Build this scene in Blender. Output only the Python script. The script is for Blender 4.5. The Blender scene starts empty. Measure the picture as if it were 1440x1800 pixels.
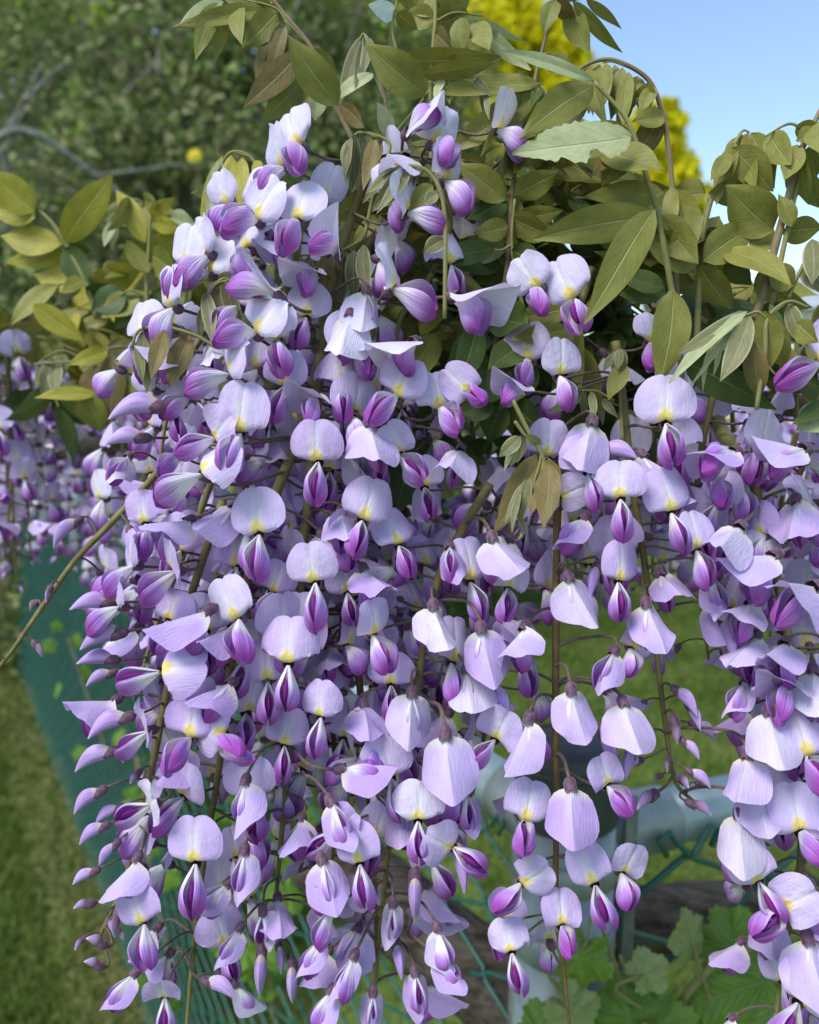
import bpy, math, random
import numpy as np
from mathutils import Vector, Matrix, Quaternion

R = random.Random(7)
NR = np.random.default_rng(11)
scene = bpy.context.scene
col = scene.collection

# ------------------------------------------------------------------ camera, sky, sun, exposure
FPX = 1476.0                       # focal length in photograph pixels (1440 wide)
PITCH = math.atan(200.0 / FPX)     # camera looks slightly down
CAM = np.array([0.0, 0.0, 1.42])
cam_data = bpy.data.cameras.new('camera')
cam = bpy.data.objects.new('camera', cam_data)
col.objects.link(cam)
cam.location = CAM
cam.rotation_euler = (math.pi / 2 - PITCH, 0, 0)
cam_data.sensor_fit = 'HORIZONTAL'
cam_data.sensor_width = 24.0
cam_data.lens = 24.0 * FPX / 1440.0
cam_data.clip_start = 0.01
cam_data.clip_end = 2000
cam_data.dof.use_dof = True
cam_data.dof.focus_distance = 0.302
cam_data.dof.aperture_fstop = 8.5
scene.camera = cam

SUN_FROM = Vector((-0.42, -0.42, 0.80)).normalized()     # direction towards the sun
world = bpy.data.worlds.new('World')
scene.world = world
world.use_nodes = True
wn = world.node_tree.nodes
wl = world.node_tree.links
bg = wn['Background']
sky = wn.new('ShaderNodeTexSky')
sky.sky_type = 'NISHITA'
sky.sun_disc = False
sky.sun_elevation = math.asin(SUN_FROM.z)
sky.sun_rotation = math.atan2(SUN_FROM.x, SUN_FROM.y)
sky.air_density = 1.25
sky.dust_density = 0.4
sky.ozone_density = 2.5
wl.new(sky.outputs['Color'], bg.inputs['Color'])
bg.inputs['Strength'].default_value = 0.105

sun_data = bpy.data.lights.new('sun', 'SUN')
sun_data.energy = 2.0
sun_data.angle = math.radians(28)          # disc widened to imitate the soft light of open shade
sun_data.color = (1.0, 0.96, 0.90)
sun = bpy.data.objects.new('sun', sun_data)
col.objects.link(sun)
sun.rotation_euler = SUN_FROM.to_track_quat('Z', 'Y').to_euler()

scene.view_settings.view_transform = 'Standard'
scene.view_settings.look = 'None'
scene.view_settings.gamma = 1.0
scene.view_settings.exposure = 1.12
scene.view_settings.use_curve_mapping = False
scene.cycles.use_denoising = True
scene.cycles.max_bounces = 6
scene.cycles.diffuse_bounces = 3
scene.cycles.glossy_bounces = 2
scene.cycles.caustics_reflective = False
scene.cycles.caustics_refractive = False
scene.cycles.transparent_max_bounces = 8

# ------------------------------------------------------------------ geometry helpers
AX_R = np.array([1.0, 0, 0])
AX_F = np.array([0, math.cos(PITCH), -math.sin(PITCH)])
AX_U = np.array([0, math.sin(PITCH), math.cos(PITCH)])


def P(px, py, d):
    """a point of the garden seen along the given photograph pixel, d metres in front of the lens"""
    return CAM + d * ((px - 720) / FPX * AX_R - (py - 900) / FPX * AX_U + AX_F)


def proj(p):
    q = np.asarray(p) - CAM
    d = q @ AX_F
    return 720 + FPX * (q @ AX_R) / d, 900 - FPX * (q @ AX_U) / d, d


def norm(v):
    v = np.asarray(v, float)
    return v / (np.linalg.norm(v) + 1e-12)


def mesh_from(name, verts, faces, uvs=None, mats=(), fmat=None, smooth=True):
    me = bpy.data.meshes.new(name)
    me.from_pydata([tuple(v) for v in verts], [], faces)
    if uvs is not None:
        ul = me.uv_layers.new(name='UVMap')
        idx = np.empty(len(me.loops), dtype=np.int32)
        me.loops.foreach_get('vertex_index', idx)
        ul.data.foreach_set('uv', np.asarray(uvs, dtype=np.float32)[idx].ravel())
    for m in mats:
        me.materials.append(m)
    if fmat is not None:
        me.polygons.foreach_set('material_index', np.asarray(fmat, dtype=np.int32))
    if smooth:
        me.polygons.foreach_set('use_smooth', np.ones(len(me.polygons), dtype=bool))
    me.update()
    return me


def obj(name, me, parent=None, loc=None):
    o = bpy.data.objects.new(name, me)
    col.objects.link(o)
    if parent is not None:
        o.parent = parent
    if loc is not None:
        o.location = loc
    return o


def tag(o, label=None, cat=None, group=None, kind=None):
    if label: o['label'] = label
    if cat: o['category'] = cat
    if group: o['group'] = group
    if kind: o['kind'] = kind
    return o


def smooth_path(pts, per=6):
    pts = [np.asarray(p, float) for p in pts]
    if len(pts) < 3:
        return [pts[0] + (pts[-1] - pts[0]) * t for t in np.linspace(0, 1, per + 1)]
    ext = [2 * pts[0] - pts[1]] + pts + [2 * pts[-1] - pts[-2]]
    out = []
    for i in range(1, len(ext) - 2):
        a, b, c, d = ext[i - 1:i + 3]
        for k in range(per):
            t = k / per
            out.append(0.5 * ((2 * b) + (c - a) * t + (2 * a - 5 * b + 4 * c - d) * t * t + (3 * b - a - 3 * c + d) * t ** 3))
    out.append(pts[-1])
    return out


def tube(path, radii, sides=6, cap=True):
    """verts, faces of a tapered tube"""
    path = [np.asarray(p, float) for p in path]
    n = len(path)
    if np.isscalar(radii):
        radii = [radii] * n
    elif len(radii) != n:
        radii = np.interp(np.linspace(0, 1, n), np.linspace(0, 1, len(radii)), radii)
    V, F = [], []
    ref = None
    for i in range(n):
        t = norm(path[min(i + 1, n - 1)] - path[max(i - 1, 0)])
        if ref is None:
            ref = np.array([0, 0, 1.0]) if abs(t[2]) < 0.9 else np.array([1.0, 0, 0])
        x = norm(np.cross(ref, t))
        y = np.cross(t, x)
        ref = y
        for k in range(sides):
            a = 2 * math.pi * k / sides
            V.append(path[i] + radii[i] * (math.cos(a) * x + math.sin(a) * y))
    for i in range(n - 1):
        for k in range(sides):
            k2 = (k + 1) % sides
            F.append((i * sides + k, i * sides + k2, (i + 1) * sides + k2, (i + 1) * sides + k))
    if cap:
        F.append(tuple(range(sides - 1, -1, -1)))
        F.append(tuple((n - 1) * sides + k for k in range(sides)))
    return V, F


def tube_obj(name, path, radii, mat, parent=None, origin=None, sides=6):
    V, F = tube(path, radii, sides)
    o0 = np.zeros(3) if origin is None else np.asarray(origin)
    V = [v - o0 for v in V]
    return obj(name, mesh_from(name, V, F, mats=[mat]), parent)


def empty(name, loc):
    o = bpy.data.objects.new(name, None)
    o.empty_display_size = 0.01
    col.objects.link(o)
    o.location = tuple(loc)
    return o


# ------------------------------------------------------------------ materials
class NT:
    def __init__(self, name):
        self.m = bpy.data.materials.new(name)
        self.m.use_nodes = True
        self.t = self.m.node_tree
        self.t.nodes.clear()
        self.out = self.t.nodes.new('ShaderNodeOutputMaterial')

    def n(self, typ, **kw):
        nd = self.t.nodes.new(typ)
        for k, v in kw.items():
            if k.startswith('i_'):
                nd.inputs[k[2:].replace('_', ' ')].default_value = v
            else:
                setattr(nd, k, v)
        return nd

    def l(self, a, b):
        self.t.links.new(a, b)

    def val(self, x, sock):
        if hasattr(x, 'is_linked') or hasattr(x, 'node'):
            self.l(x, sock)
        else:
            sock.default_value = x

    def math(self, op, a, b=0.0, c=0.0):
        nd = self.n('ShaderNodeMath', operation=op)
        for i, x in enumerate((a, b, c)):
            self.val(x, nd.inputs[i])
        return nd.outputs[0]

    def smooth(self, x, a, b):
        """0 at a, 1 at b"""
        nd = self.n('ShaderNodeMapRange', interpolation_type='SMOOTHSTEP')
        self.val(x, nd.inputs[0])
        nd.inputs[1].default_value = a
        nd.inputs[2].default_value = b
        nd.inputs[3].default_value = 0
        nd.inputs[4].default_value = 1
        return nd.outputs[0]

    def mix(self, f, a, b):
        nd = self.n('ShaderNodeMix', data_type='RGBA')
        self.val(f, nd.inputs[0])
        for x, s in ((a, nd.inputs[6]), (b, nd.inputs[7])):
            if isinstance(x, tuple):
                s.default_value = (*x[:3], 1)
            else:
                self.l(x, s)
        return nd.outputs[2]

    def noise(self, scale, detail=3, vec=None, rough=0.55):
        nd = self.n('ShaderNodeTexNoise')
        nd.inputs['Scale'].default_value = scale
        nd.inputs['Detail'].default_value = detail
        nd.inputs['Roughness'].default_value = rough
        if vec is not None:
            self.l(vec, nd.inputs['Vector'])
        return nd.outputs[0]

    def finish(self, color, rough=0.5, transl=0.0, bump=None, bstr=0.2, bdist=0.0005, spec=0.3, metal=0.0, tcol=None, sheen=0.0):
        b = self.n('ShaderNodeBsdfPrincipled')
        self.val(color if not isinstance(color, tuple) else (*color[:3], 1), b.inputs['Base Color'])
        self.val(rough, b.inputs['Roughness'])
        b.inputs['Specular IOR Level'].default_value = spec
        b.inputs['Metallic'].default_value = metal
        if sheen:
            b.inputs['Sheen Weight'].default_value = sheen
            b.inputs['Sheen Roughness'].default_value = 0.4
        nrm = None
        if bump is not None:
            bp = self.n('ShaderNodeBump')
            bp.inputs['Strength'].default_value = bstr
            bp.inputs['Distance'].default_value = bdist
            self.l(bump, bp.inputs['Height'])
            nrm = bp.outputs[0]
            self.l(nrm, b.inputs['Normal'])
        sh = b.outputs[0]
        if transl > 0:
            tr = self.n('ShaderNodeBsdfTranslucent')
            c = tcol if tcol is not None else color
            self.val(c if not isinstance(c, tuple) else (*c[:3], 1), tr.inputs['Color'])
            if nrm is not None:
                self.l(nrm, tr.inputs['Normal'])
            mx = self.n('ShaderNodeMixShader')
            mx.inputs[0].default_value = transl
            self.l(sh, mx.inputs[1])
            self.l(tr.outputs[0], mx.inputs[2])
            sh = mx.outputs[0]
        self.l(sh, self.out.inputs['Surface'])
        return self.m

    def uv(self):
        nd = self.n('ShaderNodeUVMap')
        sp = self.n('ShaderNodeSeparateXYZ')
        self.l(nd.outputs[0], sp.inputs[0])
        return nd.outputs[0], sp.outputs[0], sp.outputs[1]

    def scaled(self, vec, sx, sy, sz=1.0, off=None):
        mp = self.n('ShaderNodeMapping')
        mp.inputs['Scale'].default_value = (sx, sy, sz)
        self.l(vec, mp.inputs['Vector'])
        if off is not None:
            cb = self.n('ShaderNodeCombineXYZ')
            self.l(off, cb.inputs[0])
            self.l(off, cb.inputs[1])
            self.l(cb.outputs[0], mp.inputs['Location'])
        return mp.outputs[0]

    def age(self):
        sp = self.n('ShaderNodeSeparateColor')
        self.l(self.n('ShaderNodeObjectInfo').outputs['Color'], sp.inputs[0])
        return sp.outputs[0]

    def rnd(self):
        return self.n('ShaderNodeObjectInfo').outputs['Random']


def mat_banner(closed=False):
    t = NT('closed_banner_petal' if closed else 'banner_petal')
    uv, u, v = t.uv()
    r = t.rnd()
    au = t.math('ABSOLUTE', t.math('SUBTRACT', u, 0.5))
    base = t.mix(r, (0.60, 0.47, 0.80), (0.51, 0.35, 0.71)) if closed else t.mix(r, (0.69, 0.57, 0.86), (0.57, 0.42, 0.76))
    # paler, older petals
    old = t.smooth(t.math('FRACT', t.math('MULTIPLY', r, 7.31)), 0.80, 0.97)
    base = t.mix(t.math('MULTIPLY', old, 0.65), base, (0.80, 0.77, 0.84))
    base = t.mix(t.math('MULTIPLY', t.age(), 0.62), base, (0.80, 0.79, 0.91))
    # pinker towards the rim
    rim = t.smooth(au, 0.30, 0.5)
    base = t.mix(t.math('MULTIPLY', rim, 0.35), base, (0.56, 0.36, 0.76))
    veins = t.noise(1.0, 2, t.scaled(uv, 46, 3.0, 1, t.math('MULTIPLY', r, 9)))
    base = t.mix(t.math('MULTIPLY', t.smooth(veins, 0.48, 0.72), 0.2), base, (0.46, 0.30, 0.68))
    # white rays up the middle
    w = t.math('MULTIPLY', t.smooth(au, 0.19, 0.02), t.smooth(v, 1.02, 0.25))
    base = t.mix(t.math('MULTIPLY', w, 0.35 if closed else 0.85), base, (0.86, 0.84, 0.88))
    # yellow honey guide above the claw
    n2 = t.noise(1.0, 2, t.scaled(uv, 30, 4))
    yu = t.math('POWER', t.math('DIVIDE', au, 0.145), 2.0)
    yv = t.math('POWER', t.math('DIVIDE', t.math('SUBTRACT', v, 0.13), 0.27), 2.0)
    yd = t.math('ADD', t.math('ADD', yu, yv), t.math('MULTIPLY', t.math('SUBTRACT', n2, 0.5), 0.9))
    if closed:
        base = t.mix(t.math('MULTIPLY', t.smooth(v, 0.22, 0.02), 0.7), base, (0.80, 0.76, 0.56))
    else:
        base = t.mix(t.math('MULTIPLY', t.smooth(yd, 1.1, 0.35), 0.85), base, (0.86, 0.68, 0.10))
    # thin crease
    cr = t.smooth(au, 0.012, 0.002)
    base = t.mix(t.math('MULTIPLY', cr, 0.35), base, (0.55, 0.50, 0.50))
    h = t.math('ADD', t.math('MULTIPLY', veins, 0.6), t.math('MULTIPLY', t.noise(1.0, 3, t.scaled(uv, 7, 5)), 0.8))
    return t.finish(base, rough=0.55, transl=0.30, bump=h, bstr=0.5, bdist=0.0011, spec=0.25, sheen=0.15)


def mat_wing():
    t = NT('wing_petal')
    uv, u, v = t.uv()
    r = t.rnd()
    n = t.noise(1.0, 2, t.scaled(uv, 9, 2.2, 1, t.math('MULTIPLY', r, 13)))
    vv = t.math('ADD', v, t.math('MULTIPLY', t.math('SUBTRACT', n, 0.5), 0.22))
    vv = t.math('ADD', vv, t.math('MULTIPLY', t.math('SUBTRACT', r, 0.5), 0.16))
    c = t.mix(t.smooth(vv, 0.28, 0.62), (0.88, 0.86, 0.87), (0.52, 0.28, 0.75))
    c = t.mix(t.smooth(vv, 0.56, 0.96), c, (0.37, 0.065, 0.42))
    st = t.noise(1.0, 2, t.scaled(uv, 17, 1.2, 1, t.math('MULTIPLY', r, 5)))
    c = t.mix(t.math('MULTIPLY', t.math('MULTIPLY', t.smooth(st, 0.48, 0.66), t.smooth(v, 0.2, 0.5)), 0.5), c, (0.32, 0.08, 0.48))
    c = t.mix(t.math('MULTIPLY', t.math('MULTIPLY', t.age(), t.smooth(v, 1.0, 0.45)), 0.42), c, (0.76, 0.62, 0.87))
    edge = t.math('MULTIPLY', t.smooth(u, 0.14, 0.02), t.smooth(v, 0.95, 0.5))
    c = t.mix(t.math('MULTIPLY', edge, 0.55), c, (0.66, 0.50, 0.84))
    return t.finish(c, rough=0.5, transl=0.26, bump=st, bstr=0.6, bdist=0.0010, spec=0.25, sheen=0.1)


def mat_keel():
    t = NT('keel_petal')
    uv, u, v = t.uv()
    c = t.mix(t.smooth(v, 0.1, 0.4), (0.80, 0.78, 0.78), (0.20, 0.025, 0.22))
    c = t.mix(t.smooth(v, 0.55, 1.0), c, (0.15, 0.012, 0.15))
    return t.finish(c, rough=0.45, transl=0.15, spec=0.3)


def mat_bud():
    t = NT('bud_petal')
    uv, u, v = t.uv()
    r = t.rnd()
    c = t.mix(r, (0.45, 0.30, 0.62), (0.52, 0.38, 0.70))
    n = t.noise(1.0, 2, t.scaled(uv, 14, 2.0, 1, t.math('MULTIPLY', r, 9)))
    c = t.mix(t.math('MULTIPLY', t.smooth(n, 0.45, 0.7), 0.5), c, (0.34, 0.13, 0.44))
    c = t.mix(t.math('MULTIPLY', t.smooth(v, 0.26, 0.06), 0.75), c, (0.66, 0.58, 0.42))
    c = t.mix(t.smooth(v, 0.88, 1.0), c, (0.60, 0.50, 0.62))
    return t.finish(c, rough=0.5, transl=0.2, spec=0.3, sheen=0.2)


def mat_small_bud():
    t = NT('young_bud_petal')
    uv, u, v = t.uv()
    c = t.mix(t.smooth(v, 0.1, 0.7), (0.16, 0.09, 0.14), (0.33, 0.22, 0.42))
    c = t.mix(t.smooth(v, 0.8, 1.0), c, (0.55, 0.48, 0.52))
    return t.finish(c, rough=0.55, transl=0.12, spec=0.3, sheen=0.3)


def mat_plain(name, a, b, scale=60, rough=0.6, transl=0.0, bstr=0.2, bdist=0.0006, spec=0.3, metal=0.0, sheen=0.0, stretch=None):
    t = NT(name)
    tc = t.n('ShaderNodeTexCoord').outputs['Object']
    vec = tc if stretch is None else t.scaled(tc, *stretch)
    n = t.noise(scale, 4, vec)
    c = t.mix(t.smooth(n, 0.3, 0.7), a, b)
    return t.finish(c, rough=rough, transl=transl, bump=n, bstr=bstr, bdist=bdist, spec=spec, metal=metal, sheen=sheen)


def mat_leaf(name, a, b, rib, edge=None, transl=0.25, rough=0.5, under=None, sheen=0.0, nveins=9.0):
    t = NT(name)
    uv, u, v = t.uv()
    r = t.rnd()
    c = t.mix(r, a, b)
    n = t.noise(1.0, 4, t.scaled(uv, 3.5, 6, 1, t.math('MULTIPLY', r, 11)))
    c2 = t.n('ShaderNodeHueSaturation')
    t.l(c, c2.inputs['Color'])
    t.l(t.math('ADD', 0.62, t.math('MULTIPLY', n, 0.75)), c2.inputs['Value'])
    c = c2.outputs[0]
    au = t.math('ABSOLUTE', t.math('SUBTRACT', u, 0.5))
    mid = t.smooth(au, 0.035, 0.006)
    ph = t.math('SUBTRACT', t.math('MULTIPLY', v, nveins), t.math('MULTIPLY', au, 5.2))
    sv = t.math('ABSOLUTE', t.math('SUBTRACT', t.math('FRACT', ph), 0.5))
    lat = t.math('MULTIPLY', t.smooth(sv, 0.07, 0.0), t.smooth(au, 0.47, 0.25))
    c = t.mix(t.math('MULTIPLY', mid, 0.75), c, rib)
    c = t.mix(t.math('MULTIPLY', lat, 0.28), c, rib)
    if edge is not None:
        c = t.mix(t.math('MULTIPLY', t.smooth(au, 0.36, 0.48), 0.75), c, edge)
    h = t.math('SUBTRACT', t.math('MULTIPLY', n, 0.5), t.math('ADD', t.math('MULTIPLY', mid, 0.8), t.math('MULTIPLY', lat, 0.4)))
    return t.finish(c, rough=rough, transl=transl, bump=h, bstr=0.5, bdist=0.0008, spec=0.3, sheen=sheen)


def mat_islands(name, cols, rough=0.6, transl=0.3, spec=0.2, patch=2.2):
    """foliage: each leaf its own shade"""
    t = NT(name)
    g = t.n('ShaderNodeNewGeometry')
    rp = t.n('ShaderNodeValToRGB')
    el = rp.color_ramp.elements
    while len(el) < len(cols):
        el.new(0.5)
    for i, cc in enumerate(cols):
        el[i].position = i / (len(cols) - 1)
        el[i].color = (*cc, 1)
    tc = t.n('ShaderNodeTexCoord').outputs['Object']
    # patches of different growth: the shade of a leaf leans with its neighbours
    lean = t.math('ADD', t.math('MULTIPLY', g.outputs['Random Per Island'], 0.5), t.math('MULTIPLY', t.smooth(t.noise(patch, 3, tc), 0.3, 0.7), 0.5))
    t.l(lean, rp.inputs[0])
    return t.finish(rp.outputs[0], rough=rough, transl=transl, spec=spec)


M = {}
M['banner'] = mat_banner()
M['banner_closed'] = mat_banner(True)
M['wing'] = mat_wing()
M['keel'] = mat_keel()
M['bud'] = mat_bud()
M['small_bud'] = mat_small_bud()
M['calyx'] = mat_plain('calyx', (0.075, 0.032, 0.062), (0.16, 0.085, 0.135), 400, 0.6, 0.05, sheen=0.3)
M['pedicel'] = mat_plain('pedicel', (0.085, 0.055, 0.045), (0.14, 0.10, 0.075), 500, 0.6, sheen=0.2)
M['rachis'] = mat_plain('raceme_stem', (0.13, 0.10, 0.035), (0.20, 0.175, 0.06), 150, 0.55, sheen=0.15)
M['rachis_brown'] = mat_plain('raceme_stem_brown', (0.105, 0.06, 0.025), (0.17, 0.115, 0.045), 150, 0.55)
M['shoot'] = mat_plain('shoot_stem', (0.15, 0.10, 0.055), (0.21, 0.165, 0.075), 120, 0.6, sheen=0.25)
M['shoot_green'] = mat_plain('green_shoot_stem', (0.16, 0.155, 0.045), (0.22, 0.20, 0.065), 120, 0.6, sheen=0.2)
M['olive'] = mat_leaf('olive_leaf', (0.175, 0.18, 0.034), (0.245, 0.235, 0.05), (0.33, 0.34, 0.13))
M['green'] = mat_leaf('green_leaf', (0.05, 0.09, 0.02), (0.09, 0.125, 0.028), (0.17, 0.21, 0.08))
M['yellow'] = mat_leaf('yellow_leaf', (0.30, 0.275, 0.025), (0.38, 0.345, 0.045), (0.46, 0.44, 0.13), transl=0.3)
M['bronze'] = mat_leaf('bronze_leaf', (0.15, 0.115, 0.035), (0.20, 0.15, 0.05), (0.32, 0.28, 0.14))
M['pale'] = mat_leaf('pale_leaf', (0.37, 0.41, 0.21), (0.43, 0.46, 0.25), (0.50, 0.53, 0.33), rough=0.65)
M['white'] = mat_leaf('white_lit_leaf', (0.60, 0.72, 0.70), (0.62, 0.72, 0.66), (0.7, 0.75, 0.7), sheen=0.3)  # leaflet lit white: that brightness is put into its colour
M['fuzzy'] = mat_leaf('downy_leaf', (0.15, 0.15, 0.06), (0.21, 0.20, 0.085), (0.42, 0.44, 0.28), edge=(0.38, 0.40, 0.25), sheen=0.6)
M['grape'] = mat_leaf('grape_leaf', (0.16, 0.27, 0.035), (0.22, 0.34, 0.05), (0.33, 0.42, 0.14), nveins=6.0)
def mat_palmate(name, a, b, rib):
    t = NT(name)
    uv, u, v = t.uv()
    r = t.rnd()
    c = t.mix(r, a, b)
    n = t.noise(1.0, 4, t.scaled(uv, 7, 7, 1, t.math('MULTIPLY', r, 11)))
    hs = t.n('ShaderNodeHueSaturation')
    t.l(c, hs.inputs['Color']); t.l(t.math('ADD', 0.6, t.math('MULTIPLY', n, 0.8)), hs.inputs['Value'])
    du = t.math('SUBTRACT', u, 0.5); dv = t.math('SUBTRACT', v, 0.10)
    ang = t.math('ARCTAN2', du, dv)
    dist = t.math('SQRT', t.math('ADD', t.math('MULTIPLY', du, du), t.math('MULTIPLY', dv, dv)))
    m = t.math('ABSOLUTE', t.math('SUBTRACT', t.math('FRACT', t.math('ADD', t.math('DIVIDE', ang, 0.62), 0.5)), 0.5))
    w = t.math('MULTIPLY', m, dist)
    main = t.smooth(w, 0.014, 0.003)
    ph = t.math('SUBTRACT', t.math('MULTIPLY', dist, 13.0), t.math('MULTIPLY', m, 6.0))
    lat = t.smooth(t.math('ABSOLUTE', t.math('SUBTRACT', t.math('FRACT', ph), 0.5)), 0.08, 0.0)
    c = t.mix(t.math('MULTIPLY', main, 0.8), hs.outputs[0], rib)
    c = t.mix(t.math('MULTIPLY', lat, 0.3), c, rib)
    h = t.math('SUBTRACT', t.math('MULTIPLY', n, 0.5), t.math('ADD', main, t.math('MULTIPLY', lat, 0.5)))
    return t.finish(c, rough=0.45, transl=0.25, bump=h, bstr=0.8, bdist=0.0015, spec=0.35)


M['grape'] = mat_palmate('grape_leaf', (0.11, 0.21, 0.022), (0.18, 0.29, 0.035), (0.30, 0.38, 0.12))
M['grape_pale'] = mat_palmate('young_grape_leaf', (0.22, 0.27, 0.07), (0.28, 0.34, 0.12), (0.40, 0.44, 0.22))
M['ivy'] = mat_leaf('bright_leaf', (0.09, 0.19, 0.02), (0.14, 0.26, 0.03), (0.20, 0.30, 0.08), transl=0.35)
M['bark'] = mat_plain('vine_bark', (0.05, 0.035, 0.022), (0.12, 0.09, 0.06), 60, 0.85, bstr=0.8, bdist=0.003)
M['greybark'] = mat_plain('lichen_bark', (0.07, 0.075, 0.062), (0.22, 0.235, 0.20), 40, 0.9, bstr=0.7, bdist=0.01)

# ------------------------------------------------------------------ flower parts
MM = 0.001


def grid_faces(nu, nv):
    F = []
    for j in range(nv - 1):
        for i in range(nu - 1):
            a = j * nu + i
            F.append((a, a + 1, a + nu + 1, a + nu))
    return F


OUTL = [(0.0, -0.02), (0.20, 0.0), (0.50, 0.02), (0.78, 0.10), (0.95, 0.26), (1.0, 0.44), (0.95, 0.63), (0.82, 0.80), (0.62, 0.93), (0.40, 0.995), (0.20, 1.01), (0.07, 0.985), (0.0, 0.955)]
OUTL2 = [(0.0, -0.02), (0.24, 0.0), (0.52, 0.04), (0.76, 0.13), (0.90, 0.27), (0.97, 0.43), (0.96, 0.57), (0.86, 0.70), (0.67, 0.82), (0.44, 0.93), (0.23, 1.03), (0.08, 1.09), (0.0, 1.10)]


def banner_geo(alpha, fold, w=9.7, h=15.4, wob=0.8, seed=0, twist=0.0, outline=OUTL, curl=0.0):
    """standard petal: centre line bends up by alpha degrees from the flower's axis; fold>0 closes it round the keel"""
    rr = np.random.default_rng(seed)
    ph = rr.uniform(0, 6.28, 8)
    k = len(outline)
    pts = np.array(outline)
    ts = np.linspace(0, 1, k)
    fine = np.linspace(0, 1, 17)
    rx_ = np.interp(fine, ts, pts[:, 0]); rz_ = np.interp(fine, ts, pts[:, 1])
    ring = [(rx_[i], rz_[i]) for i in range(17)] + [(-rx_[i], rz_[i]) for i in range(15, 0, -1)]
    # centre line
    ls = np.linspace(0, 1.1, 45)
    cs, tt, nn_ = [], [], []
    c = np.array([0.0, 0.5, 0.3]); prev = 0.0
    for l in ls:
        sm = min(l / 0.28, 1.0)
        a = math.radians(alpha) * sm * sm * (3 - 2 * sm)
        a += math.radians(22) * max(0, l - 0.45) * (1 if fold < 0.15 else -0.8)
        t = np.array([0, math.cos(a), math.sin(a)]); n = np.array([0, math.sin(a), -math.cos(a)])
        c = c + t * h * (l - prev); prev = l
        cs.append(c); tt.append(t); nn_.append(n)
    cs, tt, nn_ = np.array(cs), np.array(tt), np.array(nn_)
    V, UV, F = [], [], []
    NRG = (0.0, 0.22, 0.45, 0.66, 0.84, 1.0)
    m = len(ring)
    asym = rr.uniform(-.06, .06)
    for qi, q in enumerate(NRG):
        for i, (ox, oz) in enumerate(ring):
            x = ox * q; z = 0.34 + (oz - 0.34) * q
            x *= 1 + asym * (1 if x > 0 else -1)
            l = max(z, 0.0)
            j = l / 1.1 * 44
            j0 = min(int(j), 43); f = j - j0
            cp = cs[j0] * (1 - f) + cs[j0 + 1] * f; t = tt[j0]; n = nn_[j0]
            cp = cp + t * h * min(z, 0)
            X = x * w
            off = fold * X * X / w
            off -= 0.07 * abs(X) * (1 if fold < 0.15 else -5.6)
            off += -0.45 * math.exp(-(X / 0.8) ** 2) * (1 if fold < 0.15 else 0.9)
            e = max(0.0, q - 0.45) / 0.55
            th = math.atan2(oz - 0.4, ox)
            off += wob * e * e * (0.7 * math.sin(3 * th + ph[0]) + 0.5 * math.sin(5 * th + ph[1]) + 0.25 * math.sin(9 * th + ph[2]))
            off -= curl * e * e * abs(ox) * 2.2
            xx = X * (1 - 0.34 * min(max(fold, 0), 1.0) * abs(x))
            off += twist * x * l * 3
            V.append((cp + n * off + np.array([xx, 0, 0])) * MM)
            UV.append((x / 2 + 0.5, z))
    for qi in range(len(NRG) - 1):
        for i in range(m):
            i2 = (i + 1) % m
            a0, b0 = qi * m, (qi + 1) * m
            if qi == 0:
                F.append((a0 + i, b0 + i, b0 + i2))
            else:
                F.append((a0 + i, b0 + i, b0 + i2, a0 + i2))
    return V, F, UV


WS = [0, .12, .30, .48, .62, .76, .88, .96, 1.0]
WP = [.17, .34, .62, .90, 1.0, .93, .70, .38, .04]


def wing_geo(side, droop, gape=14, L=16.0, rx=4.1, rz=4.8, splay=0.0, inner=False):
    b = math.radians(droop)
    D = np.array([0, math.cos(b), -math.sin(b)])
    N = np.array([0, math.sin(b), math.cos(b)])
    X = np.array([1.0, 0, 0])
    nu, nv = (11, 13)
    V, UV = [], []
    for j in range(nv):
        s = j / (nv - 1)
        prof = float(np.interp(s, WS, WP))
        base = np.array([0, 0.9, -0.4]) + D * L * s + N * (1.2 * math.sin(math.pi * s) - 2.2 * s * s)
        if inner:
            base = base + N * (3.0 * s ** 2.6 - 1.1)
        g = math.radians(2 + gape * max(0.0, math.sin(math.pi * min(1, max(0, (s - .12) / .78)))) ** 1.3)
        for i in range(nu):
            q = i / (nu - 1)
            if inner:
                f = 2 * math.pi * q
            else:
                f = g + (math.radians(177) - g) * q
            x = rx * prof * math.sin(f) + 0.25 * (1 if not inner else 0) * min(1, s * 4)
            z = rz * prof * (math.cos(f) + (0.16 * s * math.cos(f) ** 3 if not inner else 0))
            if not inner:
                x += splay * s * 3.0 + 0.55 * math.exp(-(q / 0.12) ** 2) * prof * math.sin(math.pi * s)
                x += (0.30 * math.sin(q * 9.5 + s * 2) - 0.5 * math.exp(-((q - .42) / .09) ** 2)) * prof
            V.append((base + X * x * side + N * z) * MM)
            UV.append((q, s))
    F = grid_faces(nu, nv)
    if side < 0:
        F = [f[::-1] for f in F]
    return V, F, UV


def bud_geo(L, r, bend=0.25, seed=0):
    V, UV = [], []
    nu, nv = 9, 10
    for j in range(nv):
        s = j / (nv - 1)
        prof = (max(0.0, math.sin(math.pi * (0.10 + 0.90 * s) ** 0.9)) ** 0.7) * (1 - 0.25 * s)
        y = L * s
        z = -bend * L * s * s + 0.12 * L * math.sin(math.pi * s)
        for i in range(nu):
            f = 2 * math.pi * i / (nu - 1)
            k = 1 + 0.18 * math.cos(f) if False else 1
            xx = r * prof * 0.82 * math.sin(f)
            zz = r * prof * (1.15 * math.cos(f) + 0.10 * math.cos(2 * f))
            V.append(np.array([xx, y, z + zz]) * MM)
            UV.append((i / (nu - 1), s))
    return V, grid_faces(nu, nv), UV


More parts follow.
